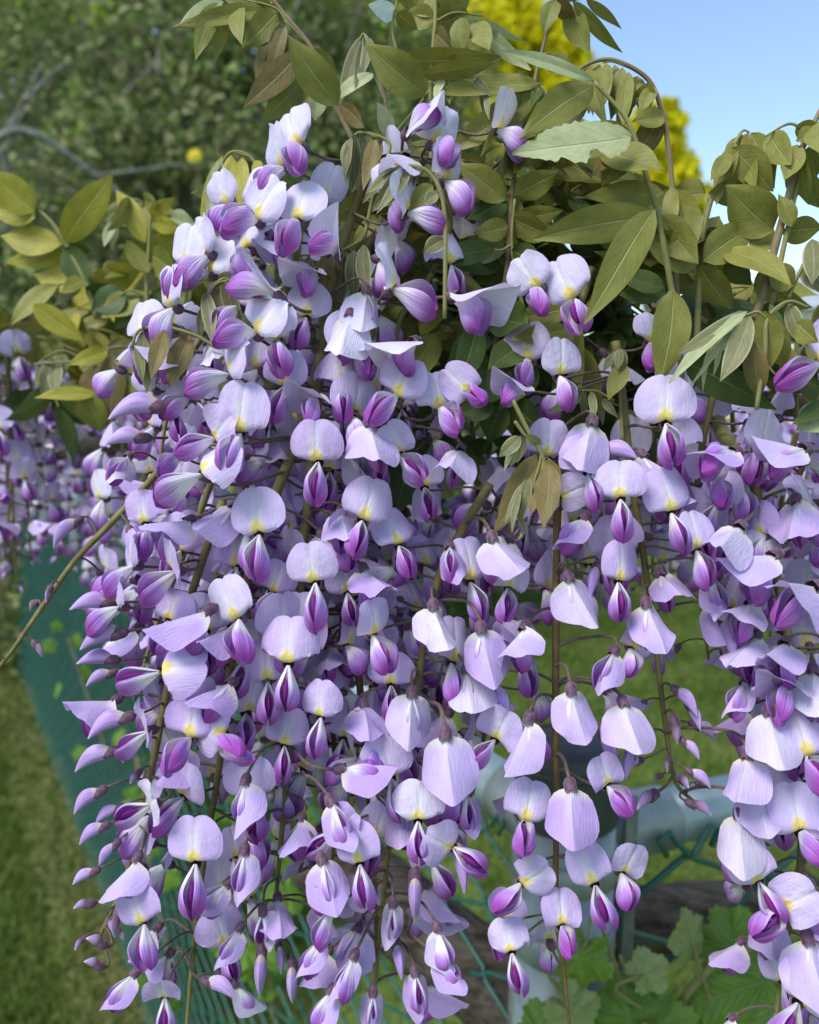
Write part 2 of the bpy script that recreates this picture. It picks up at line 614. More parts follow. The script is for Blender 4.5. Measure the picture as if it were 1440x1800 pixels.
def calyx_geo(r=2.6, depth=4.2, lip=1.6):
    prof = [(-depth, 0.45), (-depth + 0.5, r * 0.62), (-depth * 0.5, r * 0.98), (-0.2, r * 1.02), (lip, r * 1.0)]
    V, F = [], []
    k = 9
    for j, (y, rr) in enumerate(prof):
        for i in range(k):
            a = 2 * math.pi * i / k
            yy = y + (0.8 * (i % 2) if j == len(prof) - 1 else 0)
            V.append(np.array([rr * math.cos(a), yy, rr * math.sin(a)]) * MM)
    for j in range(len(prof) - 1):
        for i in range(k):
            i2 = (i + 1) % k
            F.append((j * k + i, (j + 1) * k + i, (j + 1) * k + i2, j * k + i2))
    return V, F


def mk(name, geo, mat):
    V, F, UV = geo
    return mesh_from(name, V, F, UV, [mat])


# open, half-open ("hood") variants
OPEN, HOOD = [], []
for k in range(10):
    al = [86, 92, 100, 78, 106, 88, 70, 96, 62, 112][k]
    fo = [-0.08, -0.14, -0.04, 0.08, -0.22, -0.02, 0.14, -0.12, 0.13, -0.28][k]
    dr = [62, 66, 56, 50, 68, 58, 46, 62, 42, 70][k]
    gp = [8, 12, 6, 15, 9, 5, 18, 7, 11, 9][k]
    wd = [9.7, 10.2, 9.2, 9.6, 9.9, 9.0, 9.4, 10.0, 9.2, 10.3][k]
    OPEN.append(dict(
        banner=mk('banner_petal', banner_geo(al, fo, w=wd, h=15.8 + (k % 3) * 0.8, wob=0.55 + 0.3 * (k % 4), seed=k, twist=(-0.5, 0.4, 0, 0.6)[k % 4], curl=(.3, .0, .8, .4, 1.2)[k % 5]), M['banner']),
        wr=mk('wing_petal', wing_geo(1, dr, gp, splay=(.0, .1, .25)[k % 3]), M['wing']),
        wl=mk('wing_petal', wing_geo(-1, dr - 4 + (k % 3) * 4, gp * 0.8, splay=(.05, .2, .0)[(k + k // 3) % 3]), M['wing']),
        keel=mk('keel_petal', wing_geo(1, dr - 1, 0, L=13.4, rx=1.5, rz=3.4, inner=True), M['keel'])))
for k in range(7):
    al = [8, 16, 24, 3, 14, 20, 10][k]
    fo = [0.34, 0.24, 0.20, 0.55, 0.30, 0.26, 0.42][k]
    dr = [14, 20, 26, 8, 34, 24, 16][k]
    HOOD.append(dict(
        banner=mk('banner_petal', banner_geo(al, fo, w=[8.8, 9.6, 9.6, 6.6, 9.4, 9.2, 8.2][k], h=[17, 17.5, 16.5, 16.5, 18, 17, 17][k], wob=0.9 + .45 * (k % 3), seed=40 + k, twist=(.9, -1.0, .4)[k % 3], outline=OUTL2), M['banner_closed']),
        wr=mk('wing_petal', wing_geo(1, dr, 8, L=15.0, rx=3.3, rz=4.2, splay=.1), M['wing']),
        wl=mk('wing_petal', wing_geo(-1, dr, 6, L=15.0, rx=3.3, rz=4.2), M['wing']),
        keel=mk('keel_petal', wing_geo(1, dr, 0, L=12.0, rx=1.2, rz=2.8, inner=True), M['keel'])))
BUDS = [mk('bud_petal', bud_geo(12.5, 2.8, 0.14), M['bud']), mk('bud_petal', bud_geo(14.0, 3.0, 0.20), M['bud']), mk('bud_petal', bud_geo(11.0, 2.5, 0.06), M['bud'])]
SBUDS = [mk('bud_petal', bud_geo(7.0, 1.7, 0.12), M['small_bud']), mk('bud_petal', bud_geo(5.4, 1.5, 0.02), M['small_bud'])]
CALYX = calyx_geo(2.0, 3.2, 1.2)
CALYX_B = calyx_geo(2.0, 3.4, 2.2)
CALYX_S = calyx_geo(1.55, 2.4, 1.2)


def joined(parts):
    V, F, UV, FM, mats = [], [], [], [], []
    for me in parts:
        o = len(V)
        V += [tuple(v.co) for v in me.vertices]
        uvl = [None] * len(me.vertices)
        if me.uv_layers:
            for lp, ud in zip(me.loops, me.uv_layers[0].data):
                uvl[lp.vertex_index] = tuple(ud.uv)
        UV += [x or (0, 0) for x in uvl]
        m = me.materials[0]
        if m not in mats: mats.append(m)
        for p in me.polygons:
            F.append(tuple(o + i for i in p.vertices))
            FM.append(mats.index(m))
    return mesh_from('flower', V, F, UV, mats, FM)


def with_stalk(kind, v, ln=17):
    if kind == 'o': ps = [v['banner'], v['wr'], v['wl'], v['keel']]
    else: ps = [v]
    cal = mesh_from('c', *CALYX, mats=[M['calyx']])
    pv, pf = tube([np.array([0, -3.0, 0]) * MM, np.array([0, -3.8 - ln * 0.5, -1.0]) * MM, np.array([0, -3.8 - ln, 0.5]) * MM], 0.55 * MM, 4)
    ped = mesh_from('p', pv, pf, mats=[M['pedicel']])
    return joined(ps + [cal, ped])


FAR_OPEN = [with_stalk('o', v) for v in OPEN[:6]]
FAR_HOOD = [with_stalk('o', v) for v in HOOD[:4]]
FAR_BUD = [with_stalk('b', v, 12) for v in BUDS]

# ------------------------------------------------------------------ racemes


def frame(f, up, roll=0.0):
    f = norm(f)
    x = norm(np.cross(f, up))
    z = np.cross(x, f)
    c, s = math.cos(roll), math.sin(roll)
    x2, z2 = c * x + s * z, -s * x + c * z
    return x2, f, z2           # columns X (side), Y (forward), Z (dorsal)


def mat4(x, y, z, loc, sc):
    m = Matrix.Identity(4)
    for i in range(3):
        m[i][0], m[i][1], m[i][2], m[i][3] = x[i] * sc, y[i] * sc, z[i] * sc, loc[i]
    return m


class Raceme:
    def __init__(self, pts, d, label, cat='flower cluster', group='wisteria flower clusters', stages=(0.75, 0.9), r0=2.0, dens=1.0, brown=False, skipauto=False, topauto=0.0, name='wisteria_raceme'):
        self.path = smooth_path([P(x, y, dd if False else (d if len(q) == 0 else q[0])) for (x, y, *q) in pts for dd in (d,)], 8)
        self.px = np.array([proj(p)[:2] for p in self.path])
        seg = np.linalg.norm(np.diff(np.array(self.path), axis=0), axis=1)
        self.cum = np.concatenate([[0], np.cumsum(seg)])
        self.len = self.cum[-1]
        self.d, self.stages, self.dens, self.skipauto, self.topauto = d, stages, dens, skipauto, topauto
        self.root = empty(name, self.path[0])
        tag(self.root, label, cat, group)
        tube_obj('stem', self.path, [r0 * MM, r0 * 0.85 * MM, r0 * 0.62 * MM, 0.55 * MM], M['rachis_brown' if brown else 'rachis'], self.root, self.path[0], 8)
        self.n = 0

    def at(self, s):
        s = min(max(s, 0), self.len)
        i = int(np.searchsorted(self.cum, s))
        i = min(max(i, 1), len(self.path) - 1)
        t = (s - self.cum[i - 1]) / (self.cum[i] - self.cum[i - 1] + 1e-9)
        return self.path[i - 1] * (1 - t) + self.path[i] * t, norm(self.path[i] - self.path[i - 1])


def stalk_mesh(mw, attach, calyx, tip_y, thick):
    """calyx plus a bowed pedicel from the flower back to the stem, in the flower's own frame"""
    inv = mw.inverted()
    a = np.array(inv @ Vector(attach))
    b = np.array([0, tip_y * MM, 0])
    ln = np.linalg.norm(a - b)
    m1 = b + np.array([0, -0.35 * ln, 0])
    m2 = a * 0.72 + b * 0.28 + np.array([0, -0.10 * ln, 0.06 * ln])
    pv, pf = tube(smooth_path([b, m1 * 0.5 + (a * 0.4 + b * 0.6) * 0.5, m2, a], 4), [thick * MM, thick * 0.9 * MM, thick * 1.1 * MM], 5)
    cv, cf = calyx
    V = list(cv) + list(pv)
    F = list(cf) + [tuple(i + len(cv) for i in f) for f in pf]
    FM = [0] * len(cf) + [1] * len(pf)
    return mesh_from('flower', V, F, None, [M['calyx'], M['pedicel']], FM)


def put_flower(rc, pos, f, up, roll, size, kind, attach, var=None, age=0.0):
    x, y, z = frame(f, up, roll)
    mw = mat4(x, y, z, pos, size)
    org = np.array(rc.root.location)
    if kind in 'oh':
        vs = OPEN if kind == 'o' else HOOD
        v = vs[R.randrange(len(vs)) if var is None else var % len(vs)]
        o = obj('flower', stalk_mesh(mw, attach, CALYX, -3.0, 0.62), rc.root)
        for nm, key in (('banner_petal', 'banner'), ('wing_petal', 'wr'), ('wing_petal', 'wl'), ('keel_petal', 'keel')):
            c_ = obj(nm, v[key], o)
            c_.color = (age, 0, 0, 1)
            if key == 'banner':
                c_.scale = (R.uniform(.88, 1.08), 1, R.uniform(.92, 1.1))
                c_.rotation_euler = (R.uniform(-.12, .12), R.uniform(-.10, .10), R.uniform(-.16, .16))
            elif key != 'keel':
                c_.scale = (R.uniform(.9, 1.1), R.uniform(.92, 1.05), R.uniform(.92, 1.05))
                c_.rotation_euler = (R.uniform(-.08, .08), 0, R.uniform(-.06, .05) * (1 if key == 'wl' else -1))
    elif kind == 'b':
        o = obj('bud', stalk_mesh(mw, attach, CALYX_B, -3.2, 0.55), rc.root)
        obj('petal', BUDS[R.randrange(3)], o)
    else:
        o = obj('bud', stalk_mesh(mw, attach, CALYX_S, -2.3, 0.45), rc.root)
        obj('petal', SBUDS[R.randrange(2)], o)
    m = mw.copy()
    m.translation = Vector(pos - org)
    o.matrix_basis = m
    rc.n += 1
    return o


def cam_dir(yaw, pitch):
    """direction in the world from angles seen by the viewer: yaw 0 = towards the viewer, + = to the right; pitch + = up"""
    y, p = math.radians(yaw), math.radians(pitch)
    f = math.sin(y) * math.cos(p) * AX_R + math.sin(p) * AX_U - math.cos(y) * math.cos(p) * AX_F
    u = -math.sin(y) * math.sin(p) * AX_R + math.cos(p) * AX_U + math.cos(y) * math.sin(p) * AX_F
    return f, u


FRONT = 'wisteria racemes hanging over the fence'
RC = {}


def rac(key, *a, **k):
    RC[key] = Raceme(*a, **k)


rac('A', [(648, 290), (602, 420), (578, 500), (562, 640), (545, 860), (530, 1000), (512, 1280), (492, 1500), (478, 1665)], 0.318,
    'longest lilac wisteria raceme, thick olive stem running through the middle of the blossom', group=FRONT, stages=(0.82, 0.95), r0=2.6)
rac('B', [(566, 620), (535, 740), (500, 830), (465, 920), (435, 1020), (415, 1120), (398, 1230), (385, 1350), (352, 1560), (332, 1760), (326, 1860)], 0.318,
    'lilac raceme branching off the thick olive stem, brown tip hanging before the green mesh', group=FRONT, stages=(0.86, 0.93), r0=2.3)
rac('C', [(862, 850), (805, 945), (770, 1020), (742, 1150), (722, 1300), (690, 1450), (670, 1620), (652, 1830)], 0.318,
    'lilac raceme on a curved green stem, slim hooded flowers near its brown tip', group=FRONT, stages=(0.66, 0.97), r0=1.9)
rac('C2', [(596, 880), (618, 1080), (640, 1280), (655, 1500), (661, 1620), (658, 1735)], 0.332,
    'lilac raceme with a straight brown stem tucked behind its neighbours', group=FRONT, stages=(0.70, 0.96), r0=1.7, brown=True)
rac('D', [(985, 760), (979, 950), (977, 1200), (978, 1400), (978, 1600), (990, 1690), (1006, 1860)], 0.310,
    'sparse lilac raceme hanging straight down in front of the grey post cap', group=FRONT, stages=(0.9, 0.99), r0=1.6, brown=True, dens=0.2)
rac('E', [(1082, 600), (1095, 700), (1112, 850), (1135, 1000), (1152, 1130), (1172, 1290), (1188, 1375), (1224, 1412)], 0.314,
    'lilac raceme whose thin hooked tip carries closed purple buds above the fence rail', group=FRONT, stages=(0.55, 0.66), r0=1.7, dens=0.45)
rac('F', [(1300, 790), (1325, 850), (1352, 960), (1386, 1120), (1402, 1300), (1408, 1500), (1385, 1640), (1368, 1760), (1350, 1860)], 0.314,
    'lilac raceme with crowded pale hooded flowers hanging past the fence rail', group=FRONT, stages=(0.9, 0.96), r0=2.1, dens=0.8)
rac('F2', [(1470, 740), (1462, 900), (1450, 1100), (1440, 1300), (1428, 1450), (1404, 1570)], 0.305,
    'white-tinged lilac raceme hanging outermost, beyond the crowded hooded one', group=FRONT, stages=(0.9, 0.96), r0=1.8, dens=0.6)
rac('G', [(392, 880), (335, 1050), (297, 1200), (267, 1350), (246, 1440), (222, 1540), (192, 1610), (172, 1652)], 0.315,
    'lilac raceme bordering the lawn, its lower half set with slim closed buds', group=FRONT, stages=(0.36, 0.46), r0=1.7, dens=0.8)
rac('H', [(300, 800), (265, 845), (190, 925), (130, 988), (62, 1085), (5, 1165), (-50, 1215)], 0.335,
    'bare arching raceme stem reaching out sideways with only a few tiny buds', group=FRONT, stages=(0.02, 0.10), r0=1.6, dens=0.35)
rac('I', [(565, 320), (505, 400), (435, 470), (375, 560), (322, 650), (292, 740), (278, 840)], 0.330,
    'pale blue-white wisteria raceme at the shoulder of the blossom under drooping leaflets', group=FRONT, stages=(0.93, 0.98), r0=1.9)
rac('J', [(800, 190), (788, 260), (782, 330), (790, 400), (760, 480), (705, 560), (690, 660), (690, 760)], 0.328,
    'fading whitish raceme at the top of the blossom under a pale arched leaf', group=FRONT, stages=(0.93, 0.98), r0=1.7, dens=0.22)
rac('K', [(1040, 470), (1026, 520), (1002, 580), (976, 680), (958, 790), (930, 900), (900, 1020), (880, 1110)], 0.336,
    'pale lilac raceme growing between the broad olive leaves', group=FRONT, stages=(0.85, 0.95), r0=1.6, dens=0.22)
rac('L', [(1490, 630), (1445, 700), (1425, 780), (1380, 900), (1335, 990)], 0.318,
    'faded cream and lilac raceme below the silvery downy leaves', group=FRONT, stages=(0.93, 0.98), r0=1.6, dens=0.4)
rac('N', [(900, 900), (892, 1030), (872, 1150), (858, 1260), (832, 1390), (812, 1480)], 0.330,
    'lilac raceme of tent-shaped half-open flowers next to the curved green stem', group=FRONT, stages=(0.6, 0.97), r0=1.5, dens=0.5)
rac('O', [(1255, 690), (1232, 800), (1222, 930), (1232, 1050), (1246, 1160)], 0.332,
    'short lilac raceme with yellow-eyed flowers above the gap where the lawn shows', group=FRONT, stages=(0.8, 0.95), r0=1.5, dens=0.8)
rac('Q', [(560, 780), (585, 950), (602, 1100), (585, 1250), (592, 1400), (582, 1550), (572, 1720)], 0.346,
    'shaded lilac raceme deep inside the blossom behind the longest one', group=FRONT, stages=(0.75, 0.95), r0=1.5)
rac('S', [(425, 700), (385, 810), (345, 920), (305, 1020), (268, 1120), (236, 1230)], 0.338,
    'lilac raceme with deep magenta wings beside the bare arching stem', group=FRONT, stages=(0.85, 0.95), r0=1.6)
rac('T', [(705, 690), (682, 850), (662, 1000), (672, 1160), (690, 1260)], 0.348,
    'shaded lilac raceme behind the olive leaf tips in the blossom', group=FRONT, stages=(0.85, 0.95), r0=1.5)

# flowers one can pick out: x, y of the throat, kind, yaw, pitch, roll, size, depth
HERO = [
    (560, 812, 'o', 0, 2, 0, 1.0, .292, 0), (746, 857, 'o', 5, 0, -4, .80, .310, 1), (636, 916, 'o', 16, 4, 18, .95, .296, 2), (458, 940, 'o', -14, 2, -6, 1.0, .292, 1),
    (555, 1024, 'o', 0, 0, 0, 1.02, .290, 0), (423, 1088, 'o', -22, 6, -30, 1.0, .292, 5), (508, 1166, 'o', -4, 0, -3, 1.02, .290, 4), (566, 1259, 'o', -10, 0, -2, .84, .292, 2),
    (652, 1116, 'o', 42, 0, -4, .92, .294, 3), (687, 1204, 'o', 2, 0, 0, .82, .312, 1), (687, 1366, 'o', 12, 0, -12, .92, .300, 1), (735, 1442, 'o', 0, 0, 0, .86, .292, 7),
    (762, 1066, 'h', 6, -62, 6, .98, .296, 2), (724, 1219, 'h', -6, -60, -14, .95, .294, 1), (783, 1292, 'h', 8, -60, 8, 1.12, .288, 4), (600, 1352, 'h', 72, -8, 0, 1.0, .294, 0),
    (470, 1198, 'o', 10, 0, 4, .92, .304, 1), (286, 1182, 'o', -28, 22, 62, 1.02, .290, 4), (403, 1292, 'o', -36, 8, -68, 1.0, .290, 0), (445, 1397, 'o', 4, -2, -8, 1.0, .302, 1),
    (337, 1298, 'o', -6, 30, 4, .95, .292, 3), (215, 1067, 'o', -62, 16, 12, .85, .298, 3), (366, 1073, 'h', -58, -34, 18, 1.05, .290, 4), (314, 1004, 'o', -44, -6, 34, .95, .292, 6),
    (266, 1284, 'o', -52, -10, 40, .88, .296, 6), (406, 1202, 'h', -26, -30, 10, .95, .294, 5), (410, 1102, 'h', -36, -26, 6, .92, .298, 4),
    (222, 1262, 'b', -72, -22, 0, .98, .298, 0), (196, 1322, 'b', -74, -16, 0, .95, .300, 0), (208, 1114, 'b', -74, -12, 0, 1.05, .300, 0), (196, 1160, 'b', -66, 10, 0, .9, .302, 0),
    (345, 1516, 'o', 0, 2, 0, 1.05, .288, 0), (256, 1622, 'o', -16, 0, -22, .86, .290, 5), (272, 1413, 'o', -46, 4, 54, .90, .292, 6), (241, 1510, 'h', -44, -40, 0, .86, .292, 5),
    (432, 1374, 'h', -26, -50, -20, .95, .290, 0), (430, 1496, 'h', -10, -62, -10, .92, .292, 3), (402, 1552, 'h', -54, -42, 0, .88, .294, 3), (238, 1710, 'h', -64, -30, 0, .85, .292, 3),
    (290, 1748, 'o', 6, -14, -8, .80, .294, 6),
    (176, 1392, 'b', -70, -24, 0, .85, .300, 0), (183, 1453, 'b', -66, -32, 0, .75, .300, 0), (203, 1485, 'b', -54, -40, 0, .72, .300, 0), (166, 1532, 'b', -72, -20, 0, .72, .302, 0),
    (208, 1421, 'b', -66, -26, 0, .7, .304, 0), (158, 1589, 's', -72, 0, 0, 1.0, .304, 0), (208, 1606, 's', -10, -70, 0, 1.1, .302, 0), (192, 1622, 's', 30, -10, 0, .9, .304, 0),
    (178, 1660, 's', -60, 30, 0, 1.1, .304, 0), (173, 1698, 's', -66, 34, 0, 1.0, .304, 0), (365, 1727, 'b', 72, -8, 0, .85, .300, 0), (421, 1632, 'h', -52, -36, 0, .78, .296, 3),
    (462, 1602, 'h', -4, -66, 0, .82, .294, 3), (460, 1676, 'b', 0, -72, 0, .95, .300, 0), (514, 1698, 'b', 10, -70, 0, .85, .302, 0),
    (633, 1517, 'o', -4, 0, -14, .88, .290, 5), (586, 1596, 'o', -28, 0, -2, .80, .292, 6), (566, 1512, 'h', 38, -38, 0, .95, .290, 0), (582, 1409, 'h', 46, -30, 0, .98, .292, 3),
    (598, 1456, 'o', -30, -2, 44, .88, .298, 3), (566, 1650, 'h', -58, -36, 0, .80, .294, 3), (622, 1681, 'h', -36, -50, 0, .88, .292, 3), (582, 1742, 'h', -60, -34, 0, .84, .292, 3),
    (691, 1588, 'h', -2, -66, 0, .82, .294, 3), (656, 1744, 'h', -6, -66, 0, .80, .294, 3), (769, 1632, 'h', 44, -42, 0, .82, .294, 3), (767, 1681, 'h', 46, -36, 0, .80, .294, 3),
    (730, 1710, 'h', 34, -44, 0, .82, .296, 3), (695, 1660, 'b', 24, -60, 0, 1.0, .300, 0), (794, 1487, 'o', 24, 0, -52, .85, .292, 3), (730, 1541, 'b', 0, -66, 0, 1.1, .300, 0),
    (930, 1265, 'h', -30, -50, -12, .98, .290, 4), (872, 1300, 'o', -26, 12, 30, .90, .298, 6), (1003, 1383, 'h', 4, -58, 2, 1.05, .286, 4), (1066, 1382, 'o', 8, 22, -16, .82, .290, 6),
    (1046, 1554, 'o', -6, 0, -16, .86, .288, 5), (1090, 1533, 'o', 26, 0, 22, .80, .294, 6), (986, 1630, 'o', 2, 34, 0, .80, .290, 6), (900, 1673, 'o', -12, 0, -18, .78, .290, 7),
    (915, 1551, 'o', 2, 6, 58, .80, .292, 3), (803, 1484, 'b', 20, -60, 0, 1.1, .298, 0), (921, 1444, 'o', -8, 32, 8, .86, .292, 3), (822, 1395, 'h', 14, -56, 0, .80, .298, 3),
    (1004, 1214, 'h', 8, -58, 4, .98, .288, 2), (1096, 1236, 'h', 24, -52, -8, 1.0, .290, 4), (1060, 1290, 'b', 20, -56, 0, .95, .298, 0), (1110, 1320, 'b', -30, -40, 0, 1.0, .298, 0),
    (1352, 1252, 'h', -10, -56, -6, 1.05, .288, 4), (1314, 1330, 'h', -28, -44, 0, .98, .290, 4), (1328, 1376, 'h', -22, -52, 0, .98, .290, 2), (1300, 1432, 'h', -20, -46, 0, 1.05, .290, 4),
    (1418, 1332, 'o', -8, 28, -12, 1.02, .284, 3), (1404, 1466, 'o', -4, 30, -4, 1.0, .284, 6), (1334, 1548, 'o', -26, 2, -32, .86, .288, 5), (1374, 1592, 'o', -24, 12, 48, .95, .286, 6),
    (1420, 1650, 'h', 10, -54, 0, 1.1, .284, 4), (1402, 1762, 'o', -12, 14, 36, 1.1, .282, 1),
    (1186, 1272, 's', 10, -66, 0, 1.3, .304, 0), (1203, 1304, 'b', 44, -36, 0, .68, .302, 0), (1214, 1357, 'b', 60, -22, 0, .66, .302, 0), (1198, 1369, 's', 10, -20, 0, 1.0, .304, 0),
    (1216, 1413, 's', 64, -14, 0, 1.05, .304, 0), (1124, 1338, 'b', -64, -10, 0, .66, .302, 0), (1148, 1398, 's', -60, -16, 0, 1.3, .302, 0), (1190, 1215, 'b', 40, -36, 0, .85, .302, 0), (1212, 1242, 'b', 20, -54, 0, .8, .302, 0),
    (1170, 745, 'o', 0, 0, -2, .98, .292, 1), (1090, 878, 'o', 0, 2, 0, .92, .288, 0), (1178, 901, 'o', 4, 0, -14, .90, .292, 2), (1222, 968, 'o', 14, 0, -8, .86, .292, 5),
    (1301, 926, 'h', -52, -24, 10, 1.08, .288, 4), (1362, 976, 'h', -62, -14, 6, 1.1, .286, 4), (1431, 1032, 'h', -60, -6, 10, 1.25, .280, 1), (1292, 795, 'h', -66, -6, 0, 1.1, .292, 0),
    (1416, 790, 'h', -60, -10, 10, 1.05, .292, 4), (1442, 642, 'o', -30, 14, 50, 1.1, .290, 3), (1086, 1022, 'o', -2, 0, 2, .82, .292, 2),
    (981, 661, 'o', 26, 0, -8, .84, .296, 5), (1013, 527, 'o', -40, 0, -24, .95, .298, 5), (952, 506, 'o', -48, 0, -26, .88, .302, 3), (1031, 832, 'o', 8, 0, -6, .82, .294, 7),
    (925, 685, 'h', -62, -6, 0, .85, .298, 1), (798, 522, 'h', 66, -8, 0, 1.15, .294, 4), (830, 690, 'o', -20, 10, -50, .80, .300, 6), (810, 790, 'h', -10, -30, 0, .9, .302, 4),
    (1060, 790, 'b', 66, -14, 0, 1.1, .300, 0), (1041, 743, 'h', -26, -48, 0, 1.05, .296, 4), (1028, 911, 'h', -54, -34, 0, .95, .296, 3), (981, 872, 'o', -10, -4, 60, .80, .298, 6),
    (866, 946, 'h', 16, -50, 8, .98, .294, 2), (1000, 1016, 'h', 34, -44, 0, .95, .292, 4), (1136, 1062, 'h', 6, -50, 0, .95, .292, 5), (892, 1032, 'o', 8, -8, 10, .78, .302, 6),
    (846, 1106, 'h', 6, -52, 0, 1.0, .292, 4), (922, 1104, 'h', -34, -46, 0, .98, .294, 2), (1080, 1146, 'h', -44, -40, 0, .95, .294, 3), (1106, 1138, 'o', 20, -6, 30, .72, .300, 6),
    (532, 259, 'o', -34, 8, -22, .98, .300, 5), (504, 295, 'o', -64, 0, 4, .90, .302, 6), (406, 360, 'o', -50, 2, 0, .78, .306, 3), (442, 364, 'o', -30, 16, 20, .85, .306, 5),
    (527, 392, 'o', -14, 14, 14, 1.0, .296, 1), (455, 389, 'o', -18, 22, 34, .98, .298, 3), (594, 446, 'h', -20, 32, 40, .95, .296, 4), (371, 449, 'o', -58, 8, 0, .92, .300, 3),
    (644, 512, 'h', 0, -52, 0, .90, .300, 0), (489, 521, 'h', -62, 26, 0, 1.08, .294, 2), (309, 542, 'o', -56, 4, -4, .95, .300, 5), (372, 482, 'o', -40, 26, 26, .85, .302, 3),
    (714, 274, 'h', -6, -40, 0, .95, .304, 4), (716, 234, 'h', 34, 34, -20, 1.0, .304, 0), (760, 254, 'o', 46, 12, 16, .95, .304, 3), (779, 320, 'o', 42, 10, -12, .98, .302, 3),
    (712, 377, 'o', 50, 24, -34, .92, .298, 6), (686, 510, 'o', 44, 14, -34, 1.05, .296, 3), (616, 554, 'h', -16, -36, 0, 1.05, .298, 4), (728, 600, 'h', -40, -10, -30, .98, .298, 4),
    (408, 660, 'o', -44, 14, 44, 1.02, .292, 3), (452, 588, 'o', -20, 22, 46, 1.0, .294, 3), (492, 600, 'o', -22, 6, -16, .92, .296, 5), (425, 763, 'o', -12, 0, 6, 1.02, .290, 5),
    (382, 771, 'o', -30, 12, 58, .95, .294, 3), (360, 836, 'o', -40, 16, 44, 1.15, .286, 4), (280, 715, 'b', -70, -8, 0, 1.2, .298, 0), (272, 688, 'o', -46, 0, -10, .75, .304, 3),
    (308, 726, 'o', 10, 0, -6, .72, .308, 2), (258, 920, 'o', -4, 0, -4, .80, .304, 7), (332, 915, 'h', -56, -24, 0, .95, .296, 5), (412, 892, 'h', -40, -30, 20, .95, .302, 4),
    (700, 700, 'o', -14, 18, 30, 1.0, .298, 3), (650, 745, 'h', 24, -46, 0, 1.05, .294, 4), (770, 720, 'o', 10, 20, -10, .9, .302, 3), (620, 610, 'o', 20, 0, -20, .85, .304, 1),
    (700, 800, 'o', 28, -4, -30, .85, .300, 6), (290, 620, 'o', -50, 6, 10, .85, .304, 5), (250, 770, 'b', -70, -10, 0, 1.0, .304, 0), (335, 700, 'o', -20, 10, 30, .8, .306, 2),
    (240, 995, 'o', -60, 10, 20, .85, .300, 3), (190, 1060, 'b', -70, 0, 0, 1.0, .304, 0), (300, 1090, 'o', -20, 0, 20, .8, .304, 1), (350, 1180, 'h', -10, -40, 0, .85, .304, 2),
    (480, 1040, 'o', -10, 0, 20, .85, .308, 3), (610, 1040, 'o', 10, 0, -10, .8, .312, 5), (700, 960, 'o', 20, 6, -16, .85, .304, 2), (790, 960, 'h', 0, -46, 0, .9, .304, 3),
    (640, 1000, 'h', 24, -40, 0, .95, .300, 2), (600, 900, 'h', 10, -40, 0, .95, .302, 4), (500, 1310, 'o', 8, 0, 10, .8, .308, 2), (640, 1240, 'h', 10, -46, 0, .85, .304, 5),
    (820, 1180, 'h', 14, -50, 0, .9, .300, 1), (870, 1210, 'b', 30, -46, 0, 1.1, .302, 0), (530, 1440, 'h', -30, -30, 0, .85, .302, 5), (500, 680, 'o', 0, 4, 10, .9, .302, 0),
    (560, 700, 'h', -20, -20, 0, .95, .304, 2), (600, 680, 'o', 10, 6, 0, .9, .306, 4), (330, 470, 'o', -40, 10, 10, .85, .304, 5), (440, 440, 'o', -30, 14, -10, .9, .302, 1), (420, 540, 'o', -30, 8, 10, .9, .302, 0),
    (540, 560, 'o', -10, 10, 10, .85, .306, 1), (560, 480, 'h', -30, -10, 0, .9, .306, 2), (330, 620, 'h', -40, -10, 0, .9, .304, 4), (640, 620, 'h', 10, -20, 0, .9, .306, 5),
    (1270, 1090, 'b', 20, -54, 0, 1.0, .302, 0), (1250, 1010, 'h', 24, -44, 0, .9, .300, 3), (1400, 880, 'h', -10, -40, 0, 1.0, .300, 2), (1320, 1060, 'h', -40, -30, 0, 1.0, .296, 2),
    (1380, 1130, 'h', -30, -30, 0, 1.05, .292, 4), (1390, 1200, 'h', -40, -20, 0, 1.05, .290, 2), (1430, 1180, 'h', 0, -40, 0, 1.05, .290, 1), (1440, 1400, 'h', 0, -40, 0, 1.0, .290, 4),
    (1250, 840, 'o', 10, 0, 10, .85, .302, 3), (1130, 800, 'h', 30, -36, 0, .9, .302, 2), (1160, 1010, 'h', 20, -40, 0, .85, .304, 1), (1050, 1000, 'b', -30, -50, 0, 1.0, .300, 0),
    (1330, 1120, 'h', -50, -30, 0, 1.0, .296, 5), (1425, 1560, 'h', 20, -40, 0, 1.0, .29, 3), (1310, 1200, 'h', -40, -36, 0, .95, .298, 3),
]
hero_px = np.array([(h[0], h[1] - 8) for h in HERO], float)
hero_d = np.array([h[7] for h in HERO])

SZ = 1.05
for (hx, hy, kind, yaw, pitch, roll, size, hd, var) in HERO:
    pos = P(hx, hy, hd)
    best = None
    for key, rc in RC.items():
        pa = np.array(rc.path)
        dd = np.linalg.norm(pa - pos, axis=1) + np.where(pa[:, 2] < pos[2] - 0.004, 0.02, 0.0)
        if key == 'H': dd = dd + 0.03
        i = int(np.argmin(dd))
        if best is None or dd[i] < best[0]:
            best = (dd[i], rc, pa[i])
    if kind == 'h' and pitch < -30: pitch = pitch * 1.2
    j_ = 14 if kind == 'h' else 7
    f, u = cam_dir(yaw + R.uniform(-j_, j_), pitch + R.uniform(-j_, j_))
    roll = roll + R.uniform(-j_, j_) * (1.3 if kind == 'h' else .6)
    put_flower(best[1], pos, f, u, math.radians(roll), size * SZ, kind, best[2], var, max(0, min(1, (900 - hy) / 450 + R.uniform(-.25, .25))) if hx < 860 or hy < 800 else R.uniform(0, .35))

